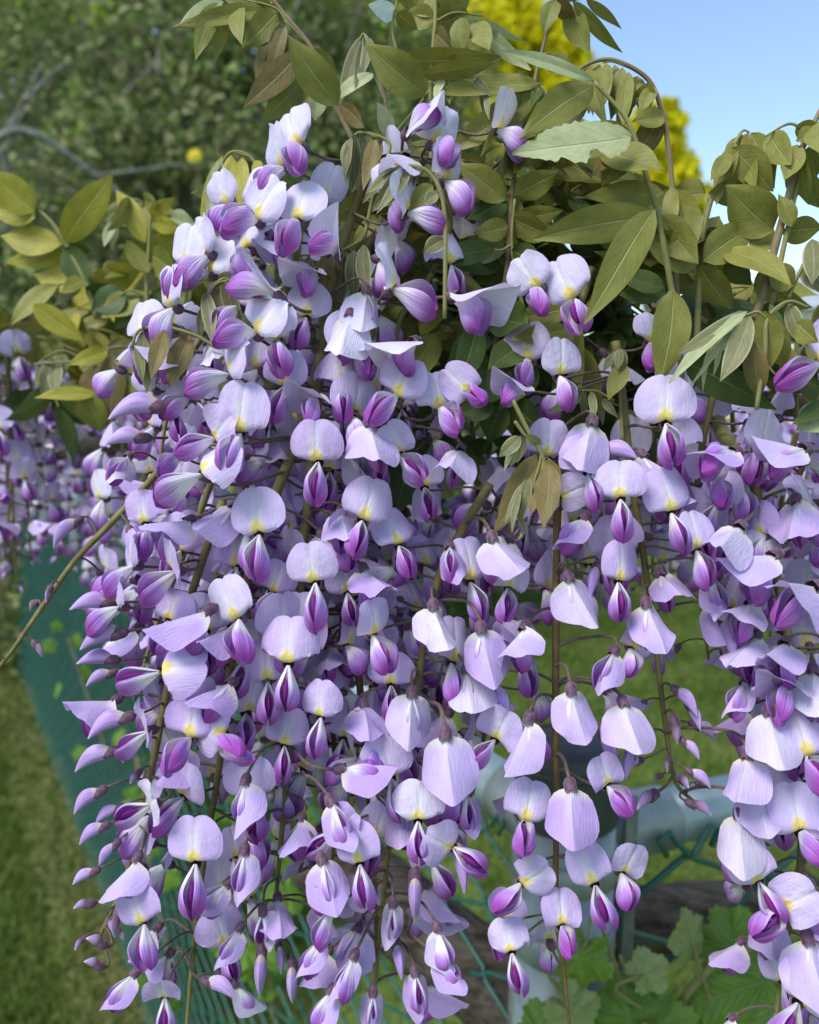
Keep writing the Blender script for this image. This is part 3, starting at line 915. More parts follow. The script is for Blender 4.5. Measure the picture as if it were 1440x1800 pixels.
# flowers that fill the racemes round their stems
GA = 2.399963
CLEAR = {'A': (450, 900), 'B': (620, 850), 'C': (860, 1180), 'D': (850, 1700), 'E': (860, 1420)}     # stretches where the stem shows bare
for key, rc in RC.items():
    n = int(rc.len / 0.0040 * rc.dens)
    ang = R.uniform(0, 6.28)
    for k in range(n):
        t = (k + 0.5) / n
        s = t * rc.len
        p, tg = rc.at(s)
        ang += GA + R.uniform(-0.3, 0.3)
        if t > 0.62 and key not in 'EGH' and R.random() < (t - 0.62) * 1.9: continue
        e1 = norm(np.cross(tg, AX_F))
        e2 = np.cross(tg, e1)
        out = math.cos(ang) * e1 + math.sin(ang) * e2
        if t < rc.stages[0]: kind = 'o' if R.random() < 0.78 else 'h'
        elif t < rc.stages[1]: kind = 'h' if R.random() < 0.7 else 'b'
        else: kind = 'b' if t < rc.stages[1] + 0.6 * (1 - rc.stages[1]) and R.random() < 0.8 else 's'
        ln = (0.021 if kind in 'oh' else 0.012) * R.uniform(0.75, 1.15) * (1.0 if t < 0.8 else 1.25 - 0.4 * t)
        if kind == 's': ln *= 0.6
        droop = 0.1 if kind == 'o' else (-0.25 if kind == 'h' else -0.5)
        pos = p + ln * norm(out + np.array([0, 0, droop * 0.4]))
        qx, qy, qd = proj(pos)
        if qd < 0.303:
            pos = pos + AX_F * (0.303 - qd + 0.004)
            qx, qy, qd = proj(pos)
        dist = np.hypot(hero_px[:, 0] - qx, hero_px[:, 1] - qy)
        lim = np.where(hero_d > qd - 0.004, 50, 24)
        if (dist < lim).any() and kind in 'oh':
            continue
        if (dist < 26).any():
            continue
        if kind in 'oh' and key in CLEAR or key in 'QST':
            hid = False
            for ck, (y0_, y1_) in CLEAR.items():
                if y0_ < qy < y1_:
                    rp = RC[ck].px
                    if qd < RC[ck].d + .004 and np.min(np.hypot(rp[:, 0] - qx, (rp[:, 1] - qy) * .6)) < 40: hid = True
            if hid: continue
        f = norm(out * 1.0 - AX_F * R.uniform(0.0, 0.4) + np.array([0, 0, droop + R.uniform(-0.15, 0.15)]))
        if kind != 'o':
            f = norm(out * 0.8 - AX_F * 0.25 + np.array([0, 0, -R.uniform(0.45, 1.1)]))
        up = np.array([0, 0, 1.0]) + 0.2 * out
        if kind != 'o':
            up = np.array([0, 0, 1.0]) + 1.0 * out - AX_F * 0.3
        sz = SZ * R.uniform(0.80, 1.0) * (1.0 if t < 0.75 else 1.12 - 0.22 * t)
        if kind in 'bs': sz *= 1.0 - 0.35 * max(0, t - 0.6)
        put_flower(rc, pos, f, up, R.uniform(-0.35, 0.35), sz, kind, p, None, max(0, min(1, (880 - qy) / 450 + R.uniform(-.3, .2))))

# racemes further along the fence: smaller in view, flowers whole


def far_raceme(px, py, d, length, label, group, dens=1.0, lean=0.0, nbud=0.25):
    a = P(px, py, d)
    b = a + np.array([lean * length, R.uniform(-0.02, 0.02), -length])
    mid = (a + b) / 2 + np.array([R.uniform(-.008, .008), R.uniform(-.008, .008), 0])
    path = smooth_path([a, mid, b], 5)
    root = empty('wisteria_raceme', a)
    tag(root, label, 'flower cluster', group)
    tube_obj('stem', path, [0.0018, 0.0013, 0.0006], M['rachis'], root, a, 5)
    n = int(length / 0.0068 * dens)
    ang = R.uniform(0, 6)
    for k in range(n):
        t = (k + 0.5) / n
        i = min(int(t * (len(path) - 1)), len(path) - 2)
        fr = t * (len(path) - 1) - i
        p = path[i] * (1 - fr) + path[i + 1] * fr
        ang += GA + R.uniform(-.3, .3)
        out = np.array([math.cos(ang), math.sin(ang), 0])
        if t < 1 - nbud:
            kind = R.random()
            me = FAR_OPEN[R.randrange(6)] if kind < 0.75 else FAR_HOOD[R.randrange(4)]
            f = norm(out - AX_F * R.uniform(0, 0.5) + np.array([0, 0, R.uniform(-.3, .2)]))
            off, sz = 0.0205, R.uniform(.85, 1.05)
        else:
            me = FAR_BUD[R.randrange(3)] if t < 1 - nbud * 0.6 else FAR_BUD[2]
            f = norm(out + np.array([0, 0, -R.uniform(.4, 1.0)]))
            off, sz = 0.0155, R.uniform(.6, .9) * (1.2 - 0.5 * t)
        x, y, z = frame(f, np.array([0, 0, 1.0]) + .15 * out, R.uniform(-.3, .3))
        m = mat4(x, y, z, p + f * off * sz - a, sz)
        o = obj('flower' if t < 1 - nbud else 'bud', me, root)
        o.color = (R.uniform(0, .3), 0, 0, 1)
        o.matrix_basis = m


G_MID = 'racemes deep inside the wisteria'
for (x, y, d, ln) in [(330, 640, .40, .13), (450, 560, .39, .16), (520, 720, .40, .20), (620, 640, .40, .20), (740, 700, .41, .15), (830, 760, .42, .10), (480, 960, .40, .12), (600, 980, .41, .13),
                      (360, 860, .41, .13), (260, 760, .42, .13), (700, 930, .42, .10), (1010, 760, .42, .08), (1150, 720, .42, .08), (1280, 760, .42, .09), (1400, 760, .43, .11), (760, 1080, .40, .09), (880, 860, .43, .07)]:
    far_raceme(x, y, d, ln, 'shaded lilac raceme mostly hidden behind the front row of blossom', G_MID, lean=R.uniform(-.05, .05), nbud=0.12)
G_LEFT = 'racemes along the receding mesh fence'
for i in range(30):
    d = R.uniform(.52, 1.15)
    x = R.uniform(-60, 300)
    y = R.uniform(560, 800) + (d - .5) * 60
    far_raceme(x, y, d, R.uniform(.10, .17), 'small blurred lilac raceme farther along the receding green fence', G_LEFT, dens=0.85, lean=R.uniform(-.1, .1), nbud=0.2)
G_RIGHT = 'racemes beyond the gap'
for i in range(24):
    d = R.uniform(.48, .85)
    x = R.uniform(860, 1480)
    y = R.uniform(640, 850)
    yend = R.uniform(960, 1060)
    far_raceme(x, y, d, max(.05, (yend - y) / FPX * d), 'blurred lilac raceme hanging behind the gap above the lawn', G_RIGHT, dens=0.85, lean=R.uniform(-.1, .1), nbud=0.15)

# ------------------------------------------------------------------ leaves


def leaflet_mesh(B, T, W, roll=0.0, bow=0.0, fold=0.25, mat='olive', wave=0.05, origin=None, torn=False):
    B, T = np.asarray(B), np.asarray(T)
    ax = T - B
    L = np.linalg.norm(ax)
    ax = ax / L
    tocam = norm(CAM - (B + T) / 2)
    N0 = norm(tocam - ax * (tocam @ ax))
    S0 = np.cross(ax, N0)
    c, s = math.cos(roll), math.sin(roll)
    N, S = c * N0 + s * S0, -s * N0 + c * S0
    nu, nv = (9, 34) if torn else (7, 12)
    ph = [R.uniform(0, 6.28) for _ in range(4)]
    V, UV = [], []
    for j in range(nv):
        v = j / (nv - 1)
        hw = W / 2 * max(0.0, math.sin(math.pi * v ** 0.78)) ** 0.8
        if v > 0.7:
            hw *= 1 - 0.45 * ((v - 0.7) / 0.3) ** 1.2 * (1 - (v - 0.7) / 0.3 * 0.5)
        hw = max(hw, W * 0.012)
        c0 = B + ax * L * v + N * (bow * L * math.sin(math.pi * v * 0.9)) + S * (0.03 * L * math.sin(ph[0] + 3 * v))
        for i in range(nu):
            u = i / (nu - 1) * 2 - 1
            x = hw * u
            if torn:
                bite = .75 * math.exp(-((v - .34) / .06) ** 2) + .35 * math.exp(-((v - .62) / .03) ** 2) + .18 * abs(math.sin(v * 41)) if u < 0 else .12 * abs(math.sin(v * 37)) + .3 * math.exp(-((v - .8) / .03) ** 2)
                x *= 1 - bite * abs(u) * (v > .12)
            off = fold * abs(x) * (1 - 0.35 * abs(u)) + wave * W * u * u * math.sin(7 * v + ph[1] + (ph[2] if u > 0 else ph[3]))
            V.append(c0 + S * x + N * off)
            UV.append(((u + 1) / 2, v))
    if origin is not None:
        V = [p - origin for p in V]
    return mesh_from('leaflet', V, grid_faces(nu, nv), UV, [M[mat]])


class Shoot:
    def __init__(self, label, stem, d, r=1.3, group='wisteria leafy shoots', mat='shoot'):
        pts = [P(x, y, q[0] if q else d) for (x, y, *q) in stem]
        self.o0 = pts[0]
        self.root = empty('leafy_shoot', pts[0])
        tag(self.root, label, 'leafy shoot', group)
        self.d = d
        tube_obj('stem', smooth_path(pts, 6), [r * MM, r * .9 * MM, r * .6 * MM], M[mat], self.root, self.o0, 6)

    def leaf(self, rachis, leaflets, d=None, r=0.6, mat='shoot_green', kind='olive'):
        d = d or self.d
        if rachis and not isinstance(rachis[0], np.ndarray):
            rachis = [P(x, y, q[0] if q else d) for (x, y, *q) in rachis]
        path = smooth_path(rachis, 6)
        o = tube_obj('leaf', path, [r * MM, r * .9 * MM, r * .5 * MM], M[mat], self.root, self.o0, 5)
        for lf in leaflets:
            bx, by, tx, ty, w = lf[:5]
            roll = lf[5] if len(lf) > 5 else R.uniform(-25, 25)
            k = lf[6] if len(lf) > 6 and lf[6] else kind
            dd = d + (lf[7] if len(lf) > 7 else R.uniform(-.004, .004))
            dt = lf[8] if len(lf) > 8 else R.uniform(-.012, .010)
            B, T = P(bx, by, dd), P(tx, ty, dd + dt)
            Wm = w * 1.0 * dd / FPX / max(0.75, math.cos(math.radians(roll)))
            me = leaflet_mesh(B, T, Wm, math.radians(roll), R.uniform(-.06, .10), R.uniform(.15, .4), k, R.uniform(.02, .08), self.o0, len(lf) > 9)
            obj('leaflet', me, o)
            # short stalk so that the blade stays on its rachis
        return o


GS = 'wisteria leafy shoots'
s = Shoot('olive wisteria shoot drooping over the uppermost white-lilac flowers', [(640, 300), (622, 250), (592, 187), (575, 140), (545, 80), (500, 25), (470, -15)], .318, 1.1)
s.leaf([(540, 75), (505, 38), (480, 12), (400, -6)], [(490, 20, 300, 42, 30, 20, 'olive'), (392, 0, 314, 50, 26, 30, 'pale'), (384, 4, 343, 107, 34, 10), (402, 6, 378, 110, 32, -15), (492, 22, 424, 82, 46, 15),
        (420, 14, 429, 80, 30, 20), (482, 4, 390, -8, 44, 10), (480, 10, 440, 40, 40)], kind='olive')
s.leaf([(592, 187), (555, 95), (500, 35)], [(488, 38, 450, 160, 26, 45, 'bronze'), (493, 40, 465, 138, 26, -30, 'fuzzy'), (500, 45, 478, 135, 30, 20, 'bronze'), (524, 88, 430, 193, 48, 10, 'bronze', -.004), (528, 138, 461, 218, 48, -10, 'olive'),
        (538, 150, 516, 205, 36, 20), (556, 165, 556, 212, 34, -10, 'pale'), (592, 188, 508, 60, 62, 5, 'olive', -.010), (552, 84, 590, 142, 32, 20), (600, 188, 640, 222, 30, 30, 'bronze'), (510, 60, 500, 130, 30, 10, 'bronze')], kind='olive')
s = Shoot('downy silver-green wisteria shoot with folded young leaflets behind the top flowers', [(700, 300), (690, 240), (668, 135), (642, 62)], .328, .9)
s.leaf([(668, 135), (655, 85), (640, 60), (632, 70)], [(640, 62, 592, 186, 24, 30, 'fuzzy'), (646, 66, 622, 152, 20, -20, 'fuzzy'), (655, 128, 590, 182, 24, 40, 'pale'), (650, 70, 672, 172, 18, 40, 'fuzzy'), (655, 80, 664, 115, 14, 0, 'fuzzy'), (648, 66, 640, 140, 20, 10, 'fuzzy')])
s.leaf([(690, 240), (740, 180), (752, 166)], [(750, 165, 640, 78, 66, 8, 'olive', -.004), (690, 240, 660, 180, 30, 20, 'pale'), (690, 235, 655, 230, 34, 20, 'olive')])
s = Shoot('upright green-stemmed wisteria shoot with broad leaves in front of the yellow tree', [(760, 330), (757, 170), (765, 40), (768, -30)], .326, 1.1, mat='shoot_green')
s.leaf([(765, 38), (800, 22), (850, 28)], [(764, 38, 710, 22, 42, 10, 'olive'), (766, 40, 824, 22, 60, 10, 'olive'), (762, 30, 720, -15, 46, 10), (768, 20, 832, -25, 54, 20), (765, 60, 800, 88, 40, 30, 'bronze')])
s.leaf([(762, 110), (800, 95), (880, 98)], [(700, 104, 882, 100, 48, 25, 'olive', .004), (742, 128, 872, 112, 34, 35, 'olive'), (815, 28, 924, 77, 18, 40, 'pale'), (838, 36, 858, 90, 40, 0, 'olive'), (846, 42, 932, 126, 28, 30, 'pale'), (812, 30, 812, 92, 36, 20, 'olive')])
s.leaf([(700, 100), (690, 50), (700, -10)], [(696, 24, 648, 8, 32, 10, 'white'), (696, 24, 735, 50, 30, 10, 'olive'), (700, 0, 745, -10, 34)])
s.leaf([(745, 172), (770, 140), (800, 125), (832, 132), (856, 166)], [(782, 132, 790, 185, 14, 20, 'fuzzy'), (792, 128, 816, 172, 14, 0, 'fuzzy'), (802, 127, 828, 176, 14, 20, 'fuzzy'), (816, 128, 852, 172, 16, 0, 'fuzzy'), (830, 132, 864, 170, 16, 20, 'fuzzy'), (775, 136, 765, 178, 16, 30, 'pale'), (843, 140, 850, 200, 14, 20, 'fuzzy'), (852, 155, 862, 210, 12, 20, 'fuzzy')], kind='fuzzy')
s = Shoot('tall reddish wisteria shoot rising into the sky with dark drooping leaf tips', [(868, 620), (890, 480), (905, 300), (930, 190), (950, 100), (985, -20)], .330, 1.1)
s.leaf([(985, -10), (1000, 0), (1030, -4)], [(976, 0, 958, 62, 34, 10, 'olive'), (1000, 8, 1036, 94, 44, 10, 'olive'), (1004, 4, 1097, 89, 24, 20, 'olive'), (1032, -4, 1092, 54, 18, 20, 'olive'), (985, -5, 1010, 45, 30, 30, 'bronze')])
s.leaf([(950, 97), (962, 93), (972, 97)], [(970, 95, 994, 132, 40, 10, 'olive')])
s.leaf([(940, 150), (955, 146)], [(948, 147, 760, 165, 36, 40, 'olive', -.006), (946, 150, 782, 276, 54, 10, 'olive', -.006), (952, 152, 848, 276, 44, -20, 'olive', -.002), (950, 150, 965, 210, 20, 20, 'fuzzy'), (948, 152, 930, 190, 20, 10, 'green')])
s.leaf([(900, 330), (890, 350)], [(892, 352, 796, 288, 56, 10, 'olive'), (890, 352, 820, 385, 46, 10, 'green'), (895, 405, 836, 418, 44, 10, 'olive'), (882, 470, 770, 455, 46, 20, 'green'), (885, 420, 905, 330, 50, 10, 'olive'), (890, 440, 790, 430, 50, 30, 'green')])
s = Shoot('curved olive wisteria shoot with the largest leaves and one torn pale leaf', [(1190, 560), (1180, 505), (1158, 380), (1140, 320), (1115, 240), (1095, 200), (1045, 144)], .300, 1.1, mat='shoot_green')
s.leaf([(1060, 158), (1045, 143), (1030, 138)], [(1045, 141, 868, 92, 24, 20, 'pale'), (1042, 146, 914, 250, 60, 5, 'olive'), (1032, 190, 938, 252, 40, 30, 'olive')])
s.leaf([(1115, 240), (1108, 236)], [(1108, 236, 902, 276, 78, 34, 'pale', -.012, -.004, 'torn'), (1104, 225, 966, 272, 58, 15, 'olive'), (1110, 240, 1045, 308, 34, 30, 'bronze'), (1112, 250, 1060, 330, 50, 10, 'olive')])
s.leaf([(1158, 378), (1150, 374)], [(1152, 374, 938, 426, 68, 0, 'olive', -.003), (1156, 372, 1020, 568, 64, -6, 'olive', -.010), (1168, 336, 1028, 348, 46, 25, 'olive', .004), (1160, 376, 1224, 466, 62, 8, 'olive', .003), (1160, 380, 1115, 450, 56, 10, 'olive', .012)])
s.leaf([(1180, 500), (1184, 510)], [(1184, 508, 1158, 676, 66, -12, 'olive', -.006), (1168, 505, 1080, 484, 38, 20, 'green', .006), (1226, 466, 1124, 420, 60, 10, 'olive', .008), (1170, 500, 1090, 520, 44, 20, 'green', .014)])
s = Shoot('slender arching wisteria leaf stalk with folded leaflets hanging in a bunch against the sky', [(1200, 700), (1190, 500), (1182, 330), (1175, 260), (1165, 200), (1140, 140), (1085, 107), (1045, 108), (1008, 128)], .316, 1.05)
s.leaf([(1168, 205), (1140, 140), (1085, 110), (1060, 110)], [(1068, 110, 1056, 192, 28, 20), (1084, 112, 1078, 200, 26, 10), (1094, 118, 1074, 212, 30, 20), (1106, 126, 1096, 222, 30, 0), (1120, 134, 1104, 204, 40, 10), (1140, 144, 1130, 204, 34, 30), (1152, 152, 1124, 202, 26, 20), (1040, 112, 1034, 200, 30, 30), (1050, 112, 1046, 205, 26, 20),
        (1166, 204, 1108, 284, 46, 10, 'bronze'), (1166, 202, 1112, 216, 36, 20), (1110, 130, 1085, 240, 30, 40), (1030, 118, 1065, 225, 30, 30)], kind='olive')
s.leaf([(1182, 326), (1186, 332)], [(1183, 328, 1174, 424, 28, 20, 'olive', -.003), (1190, 332, 1218, 446, 64, 10, 'olive'), (1188, 330, 1150, 420, 60, 10, 'olive', .006)])
s = Shoot('wisteria shoot with dark leathery drooping leaflets standing clear of the sky', [(1225, 640), (1230, 470), (1240, 390), (1268, 300), (1302, 234)], .316, 1.2, mat='shoot_green')
s.leaf([(1268, 300), (1302, 234), (1318, 232)], [(1280, 268, 1250, 316, 28, 20), (1300, 240, 1280, 298, 34, 10), (1314, 232, 1286, 332, 34, 20), (1320, 234, 1362, 332, 46, 10), (1286, 260, 1360, 336, 58, 5, 'olive', -.004), (1300, 238, 1330, 330, 34, 30), (1290, 250, 1262, 360, 34, 20)], kind='olive')
s.leaf([(1240, 390), (1245, 338)], [(1242, 338, 1182, 342, 56, 10), (1246, 336, 1328, 328, 52, 10), (1362, 402, 1274, 328, 82, 5, 'olive', -.003), (1236, 462, 1330, 392, 64, 8, 'olive', -.006), (1230, 466, 1288, 542, 56, 15, 'olive', -.003), (1278, 458, 1320, 502, 40, 10, 'green'), (1362, 404, 1318, 434, 56, 10, 'olive'), (1245, 400, 1275, 440, 40, 20, 'green'), (1232, 440, 1265, 380, 44, 10, 'olive', .008)])
s = Shoot('pair of thick reddish wisteria stems with leaves fanning against the pale sky', [(1328, 560), (1345, 500), (1372, 400), (1410, 262), (1445, 190)], .308, 1.6)
s.leaf([(1355, 540), (1385, 400), (1415, 270)], [(1350, 236, 1392, 288, 48, 10), (1402, 254, 1378, 316, 40, 10), (1438, 214, 1448, 272, 44, 10), (1422, 258, 1432, 314, 36, 10), (1414, 300, 1446, 366, 36, 10), (1376, 404, 1446, 402, 48, 15), (1410, 268, 1398, 356, 36, 30), (1412, 280, 1420, 360, 30, 20), (1390, 400, 1370, 340, 30, 30)], kind='olive', r=1.1)
s.leaf([(1410, 225), (1385, 218), (1345, 240)], [(1440, 230, 1400, 250, 36, 20), (1400, 220, 1440, 240, 34, 20)])
s.leaf([(1385, 525), (1400, 490), (1425, 445)], [(1342, 468, 1368, 534, 54, 10, 'olive'), (1430, 420, 1425, 500, 36, 10, 'fuzzy'), (1395, 500, 1345, 470, 46, 20, 'olive'), (1425, 450, 1450, 520, 50, 10, 'fuzzy')], r=.9)
s = Shoot('silvery downy young wisteria leaves spreading like fingers above the fading flowers', [(1330, 720), (1345, 620), (1350, 560), (1385, 530), (1420, 540)], .288, .8, mat='shoot_green')
s.leaf([(1350, 560), (1330, 548), (1300, 560)], [(1312, 544, 1190, 628, 30, 15, 'fuzzy'), (1316, 550, 1174, 674, 26, 35, 'pale'), (1320, 556, 1264, 670, 40, 10, 'fuzzy'), (1300, 575, 1206, 682, 10, 10, 'pale'), (1248, 608, 1237, 690, 9, 10, 'pale'), (1272, 590, 1252, 662, 11, 10, 'pale'), (1310, 560, 1240, 640, 30, 20, 'fuzzy')])
s.leaf([(1350, 556), (1385, 530)], [(1342, 546, 1352, 655, 54, 5, 'olive'), (1326, 600, 1330, 704, 42, 5, 'bronze'), (1356, 534, 1376, 584, 18, 20, 'pale'), (1386, 534, 1422, 612, 30, 10, 'fuzzy'), (1400, 570, 1440, 600, 40, 20, 'olive'), (1360, 560, 1375, 650, 44, 20, 'olive')])
s.leaf([(1345, 640), (1365, 660)], [(1200, 640, 1368, 716, 62, 25, 'green', .014), (1470, 700, 1390, 745, 30, 30, 'green', .004), (1460, 720, 1400, 760, 60, 10, 'pale', .006)])
s = Shoot('small fuzzy bunch of unfolding wisteria leaflets under the broad leaves', [(1095, 780), (1090, 690), (1088, 615)], .308, .7, mat='shoot_green')
s.leaf([(1090, 640), (1088, 614)], [(1085, 615, 1063, 652, 16, 10, 'fuzzy'), (1088, 615, 1078, 664, 16, 10, 'fuzzy'), (1094, 615, 1097, 658, 16, 10, 'fuzzy'), (1092, 612, 1085, 650, 16, 30, 'fuzzy'), (1098, 640, 1070, 705, 34, 20, 'olive')])
s.leaf([(1080, 705), (1050, 688), (1020, 686)], [(1025, 687, 1027, 730, 14, 10, 'fuzzy'), (1040, 688, 1042, 738, 14, 10, 'fuzzy'), (1050, 692, 1062, 748, 14, 10, 'fuzzy'), (1060, 700, 1085, 735, 14, 10, 'fuzzy'), (1034, 688, 960, 722, 20, 40, 'green'), (1010, 560, 1020, 690, 44, 20, 'olive', .02)])
s = Shoot('arched wisteria leaf with ribbon-like curled leaflets over the white flowers', [(782, 560), (783, 450), (782, 380), (772, 330), (750, 300), (720, 291), (690, 298)], .294, .9, mat='shoot_green')
s.leaf([(750, 300), (720, 291), (690, 298), (672, 310)], [(698, 295, 636, 358, 18, 20, 'fuzzy'), (706, 297, 650, 368, 16, -20, 'fuzzy'), (715, 295, 660, 378, 18, 20, 'fuzzy'), (722, 293, 690, 352, 16, 20, 'fuzzy'), (736, 296, 655, 374, 30, 20, 'fuzzy'), (690, 298, 642, 340, 16, 30, 'fuzzy'), (762, 326, 718, 368, 34, 10, 'olive'), (770, 340, 745, 360, 22, 20, 'fuzzy'), (728, 295, 700, 340, 20, 30, 'pale'), (780, 420, 745, 445, 30, 10, 'fuzzy')], kind='fuzzy')
s = Shoot('arched downy wisteria leaf hanging behind the topmost raceme stem', [(640, 420), (660, 330), (686, 258), (655, 236), (630, 233)], .312, .8, mat='shoot_green')
s.leaf([(665, 242), (630, 233), (608, 262)], [(610, 252, 607, 322, 18, 20, 'fuzzy'), (624, 236, 618, 334, 26, 10, 'fuzzy'), (640, 236, 632, 334, 26, -10, 'fuzzy'), (655, 240, 640, 334, 28, 10, 'bronze'), (670, 250, 648, 304, 24, 20, 'bronze'), (616, 242, 612, 310, 20, 40, 'fuzzy')], kind='fuzzy')
s.leaf([(640, 420), (600, 440), (560, 446), (505, 452)], [(505, 452, 490, 505, 28, 10, 'fuzzy'), (520, 450, 510, 540, 32, 10, 'fuzzy'), (546, 448, 540, 562, 28, 10, 'fuzzy'), (600, 442, 590, 562, 34, 10, 'fuzzy'), (625, 440, 618, 530, 30, 10, 'fuzzy'), (570, 448, 566, 540, 28, 20, 'bronze'), (640, 430, 648, 520, 28, 20, 'fuzzy')], d=.316)
s = Shoot('drooping wisteria leaf of four bronze and downy leaflets over the lilac shoulder', [(380, 610), (340, 588), (290, 575), (246, 580), (230, 612)], .296, .75, mat='shoot_green')
s.leaf([(340, 588), (290, 575), (246, 580)], [(286, 578, 270, 668, 32, 5, 'bronze'), (330, 588, 300, 682, 40, 5, 'bronze'), (250, 582, 258, 692, 28, 20, 'fuzzy'), (236, 600, 252, 672, 20, 10, 'fuzzy'), (262, 577, 240, 660, 24, 30, 'fuzzy')])
s = Shoot('bent downy wisteria leaf between the pale shoulder flowers', [(420, 560), (405, 492), (376, 503), (354, 550)], .300, .7, mat='shoot_green')
s.leaf([(405, 492), (376, 503), (354, 550)], [(364, 512, 368, 602, 26, 10, 'fuzzy'), (384, 498, 380, 594, 32, 10, 'bronze'), (396, 493, 420, 584, 30, 10, 'fuzzy'), (356, 540, 352, 600, 16, 20, 'fuzzy')])
s = Shoot('hooked pale wisteria leaf near the small yellow flower head', [(470, 330), (440, 276), (405, 268), (384, 300)], .330, .7, mat='shoot_green')
s.leaf([(440, 276), (405, 268), (384, 300)], [(390, 280, 364, 385, 24, 10, 'pale'), (405, 272, 394, 385, 32, 10, 'yellow'), (430, 275, 425, 384, 28, 20, 'yellow'), (448, 282, 460, 330, 22, 20, 'yellow'), (460, 300, 480, 360, 30, 20, 'olive'), (395, 275, 350, 430, 22, 30, 'yellow')])
s = Shoot('hanging bronze downy wisteria leaf beside the curved raceme stem', [(900, 700), (935, 770), (952, 798), (960, 830)], .290, .8, mat='shoot_green')
s.leaf([(905, 740), (922, 764), (935, 770)], [(914, 766, 878, 804, 26, 10, 'fuzzy'), (920, 765, 898, 824, 20, 10, 'fuzzy'), (926, 764, 952, 782, 20, 10, 'fuzzy'), (922, 768, 910, 815, 14, 10, 'fuzzy'), (918, 768, 886, 830, 12, 30, 'pale')])
s.leaf([(935, 770), (952, 798), (930, 870), (905, 900)], [(946, 800, 864, 938, 46, 10, 'bronze'), (955, 820, 930, 905, 32, 20, 'bronze'), (962, 815, 958, 932, 44, 5, 'bronze', -.004), (956, 808, 986, 846, 28, 10, 'olive'), (916, 862, 900, 938, 12, 10, 'fuzzy'), (908, 882, 926, 945, 11, 10, 'fuzzy'), (920, 850, 885, 920, 12, 30, 'fuzzy'), (930, 840, 915, 920, 26, 20, 'fuzzy')])
s = Shoot('olive wisteria leaves woven through the pale lilac raceme below the broad leaves', [(905, 700), (930, 600), (915, 520), (900, 430), (905, 350)], .322, .9, mat='shoot_green')
s.leaf([(900, 430), (880, 440), (860, 436)], [(870, 440, 745, 458, 42, 20, 'green'), (895, 400, 832, 408, 40, 10, 'olive'), (905, 388, 990, 366, 36, 10, 'olive'), (900, 440, 960, 470, 44, 20, 'green'), (890, 350, 800, 290, 52, 10, 'olive'), (905, 345, 985, 300, 46, 10, 'olive'), (900, 380, 975, 420, 46, 30, 'olive')])
s.leaf([(930, 600), (950, 580), (1000, 545)], [(1005, 535, 905, 562, 46, 10, 'olive', -.006), (1000, 575, 898, 598, 38, 10, 'olive', -.004), (1000, 600, 1054, 705, 50, 10, 'olive'), (925, 600, 860, 650, 52, 20, 'green'), (930, 590, 850, 560, 50, 20, 'green'), (940, 640, 880, 720, 56, 20, 'green')])
s.leaf([(915, 680), (880, 700), (850, 720)], [(880, 700, 810, 650, 54, 20, 'green'), (870, 705, 800, 730, 50, 20, 'green'), (880, 705, 860, 780, 52, 20, 'green'), (900, 700, 960, 760, 50, 30, 'green')])
GL = 'leafy wisteria shoots by the shrub bank'
s = Shoot('yellow-green wisteria shoot with a big upright pointed leaf before the shrub bank', [(170, 560), (150, 495), (118, 432), (90, 390), (58, 365), (-20, 330)], .47, 1.4, GL, 'shoot_green')
s.leaf([(130, 455), (116, 430), (108, 428)], [(117, 430, 195, 301, 58, 0, 'yellow', -.01), (108, 430, 0, 414, 50, 25, 'yellow'), (112, 438, 158, 496, 50, 20, 'green'), (112, 444, 8, 462, 46, 20, 'yellow'), (116, 436, 160, 440, 40, 30, 'green', .02)])
s.leaf([(150, 495), (160, 500)], [(158, 502, 256, 464, 50, 20, 'yellow'), (146, 500, 58, 482, 52, 20, 'yellow'), (150, 505, 210, 530, 40, 30, 'green')])
s.leaf([(70, 372), (58, 365)], [(62, 372, -24, 296, 60, 10, 'yellow'), (62, 380, -24, 366, 46, 10, 'yellow'), (60, 368, 20, 350, 26, 30, 'yellow')])
s = Shoot('yellow-green wisteria shoot with small blunt leaves next to the pale shoulder flowers', [(270, 600), (258, 520), (262, 430), (265, 375)], .45, 1.1, GL, 'shoot_green')
s.leaf([(262, 430), (264, 378)], [(256, 426, 203, 336, 38, 5, 'yellow'), (264, 378, 307, 345, 26, 5, 'yellow'), (266, 386, 324, 402, 28, 20, 'yellow'), (263, 432, 324, 424, 44, 10, 'yellow'), (200, 388, 184, 436, 18, 10, 'pale'), (206, 372, 195, 440, 20, 20, 'fuzzy'), (258, 480, 225, 420, 34, 30, 'olive'), (268, 450, 318, 480, 50, 30, 'olive'), (300, 380, 350, 400, 40, 20, 'pale')])
s.leaf([(258, 520), (230, 510), (210, 520)], [(60, 532, 146, 604, 42, 10, 'yellow'), (250, 520, 205, 580, 44, 20, 'green'), (262, 520, 310, 560, 44, 20, 'green'), (240, 515, 180, 560, 44, 30, 'olive'), (220, 514, 160, 545, 50, 30, 'green'), (266, 540, 240, 600, 30, 10, 'fuzzy')])
s = Shoot('bronze drooping wisteria shoot above the blurred far racemes', [(260, 700), (240, 620), (195, 612), (150, 632), (60, 640)], .46, 1.0, GL)
s.leaf([(195, 614), (175, 625), (140, 650)], [(195, 622, 196, 746, 46, 10, 'bronze'), (190, 616, 118, 642, 28, 20, 'yellow'), (170, 640, 150, 730, 44, 20, 'bronze'), (178, 650, 230, 720, 50, 30, 'bronze'), (170, 690, 60, 702, 24, 30, 'yellow'), (210, 640, 250, 700, 44, 30, 'olive'), (150, 690, 180, 760, 50, 30, 'olive')])
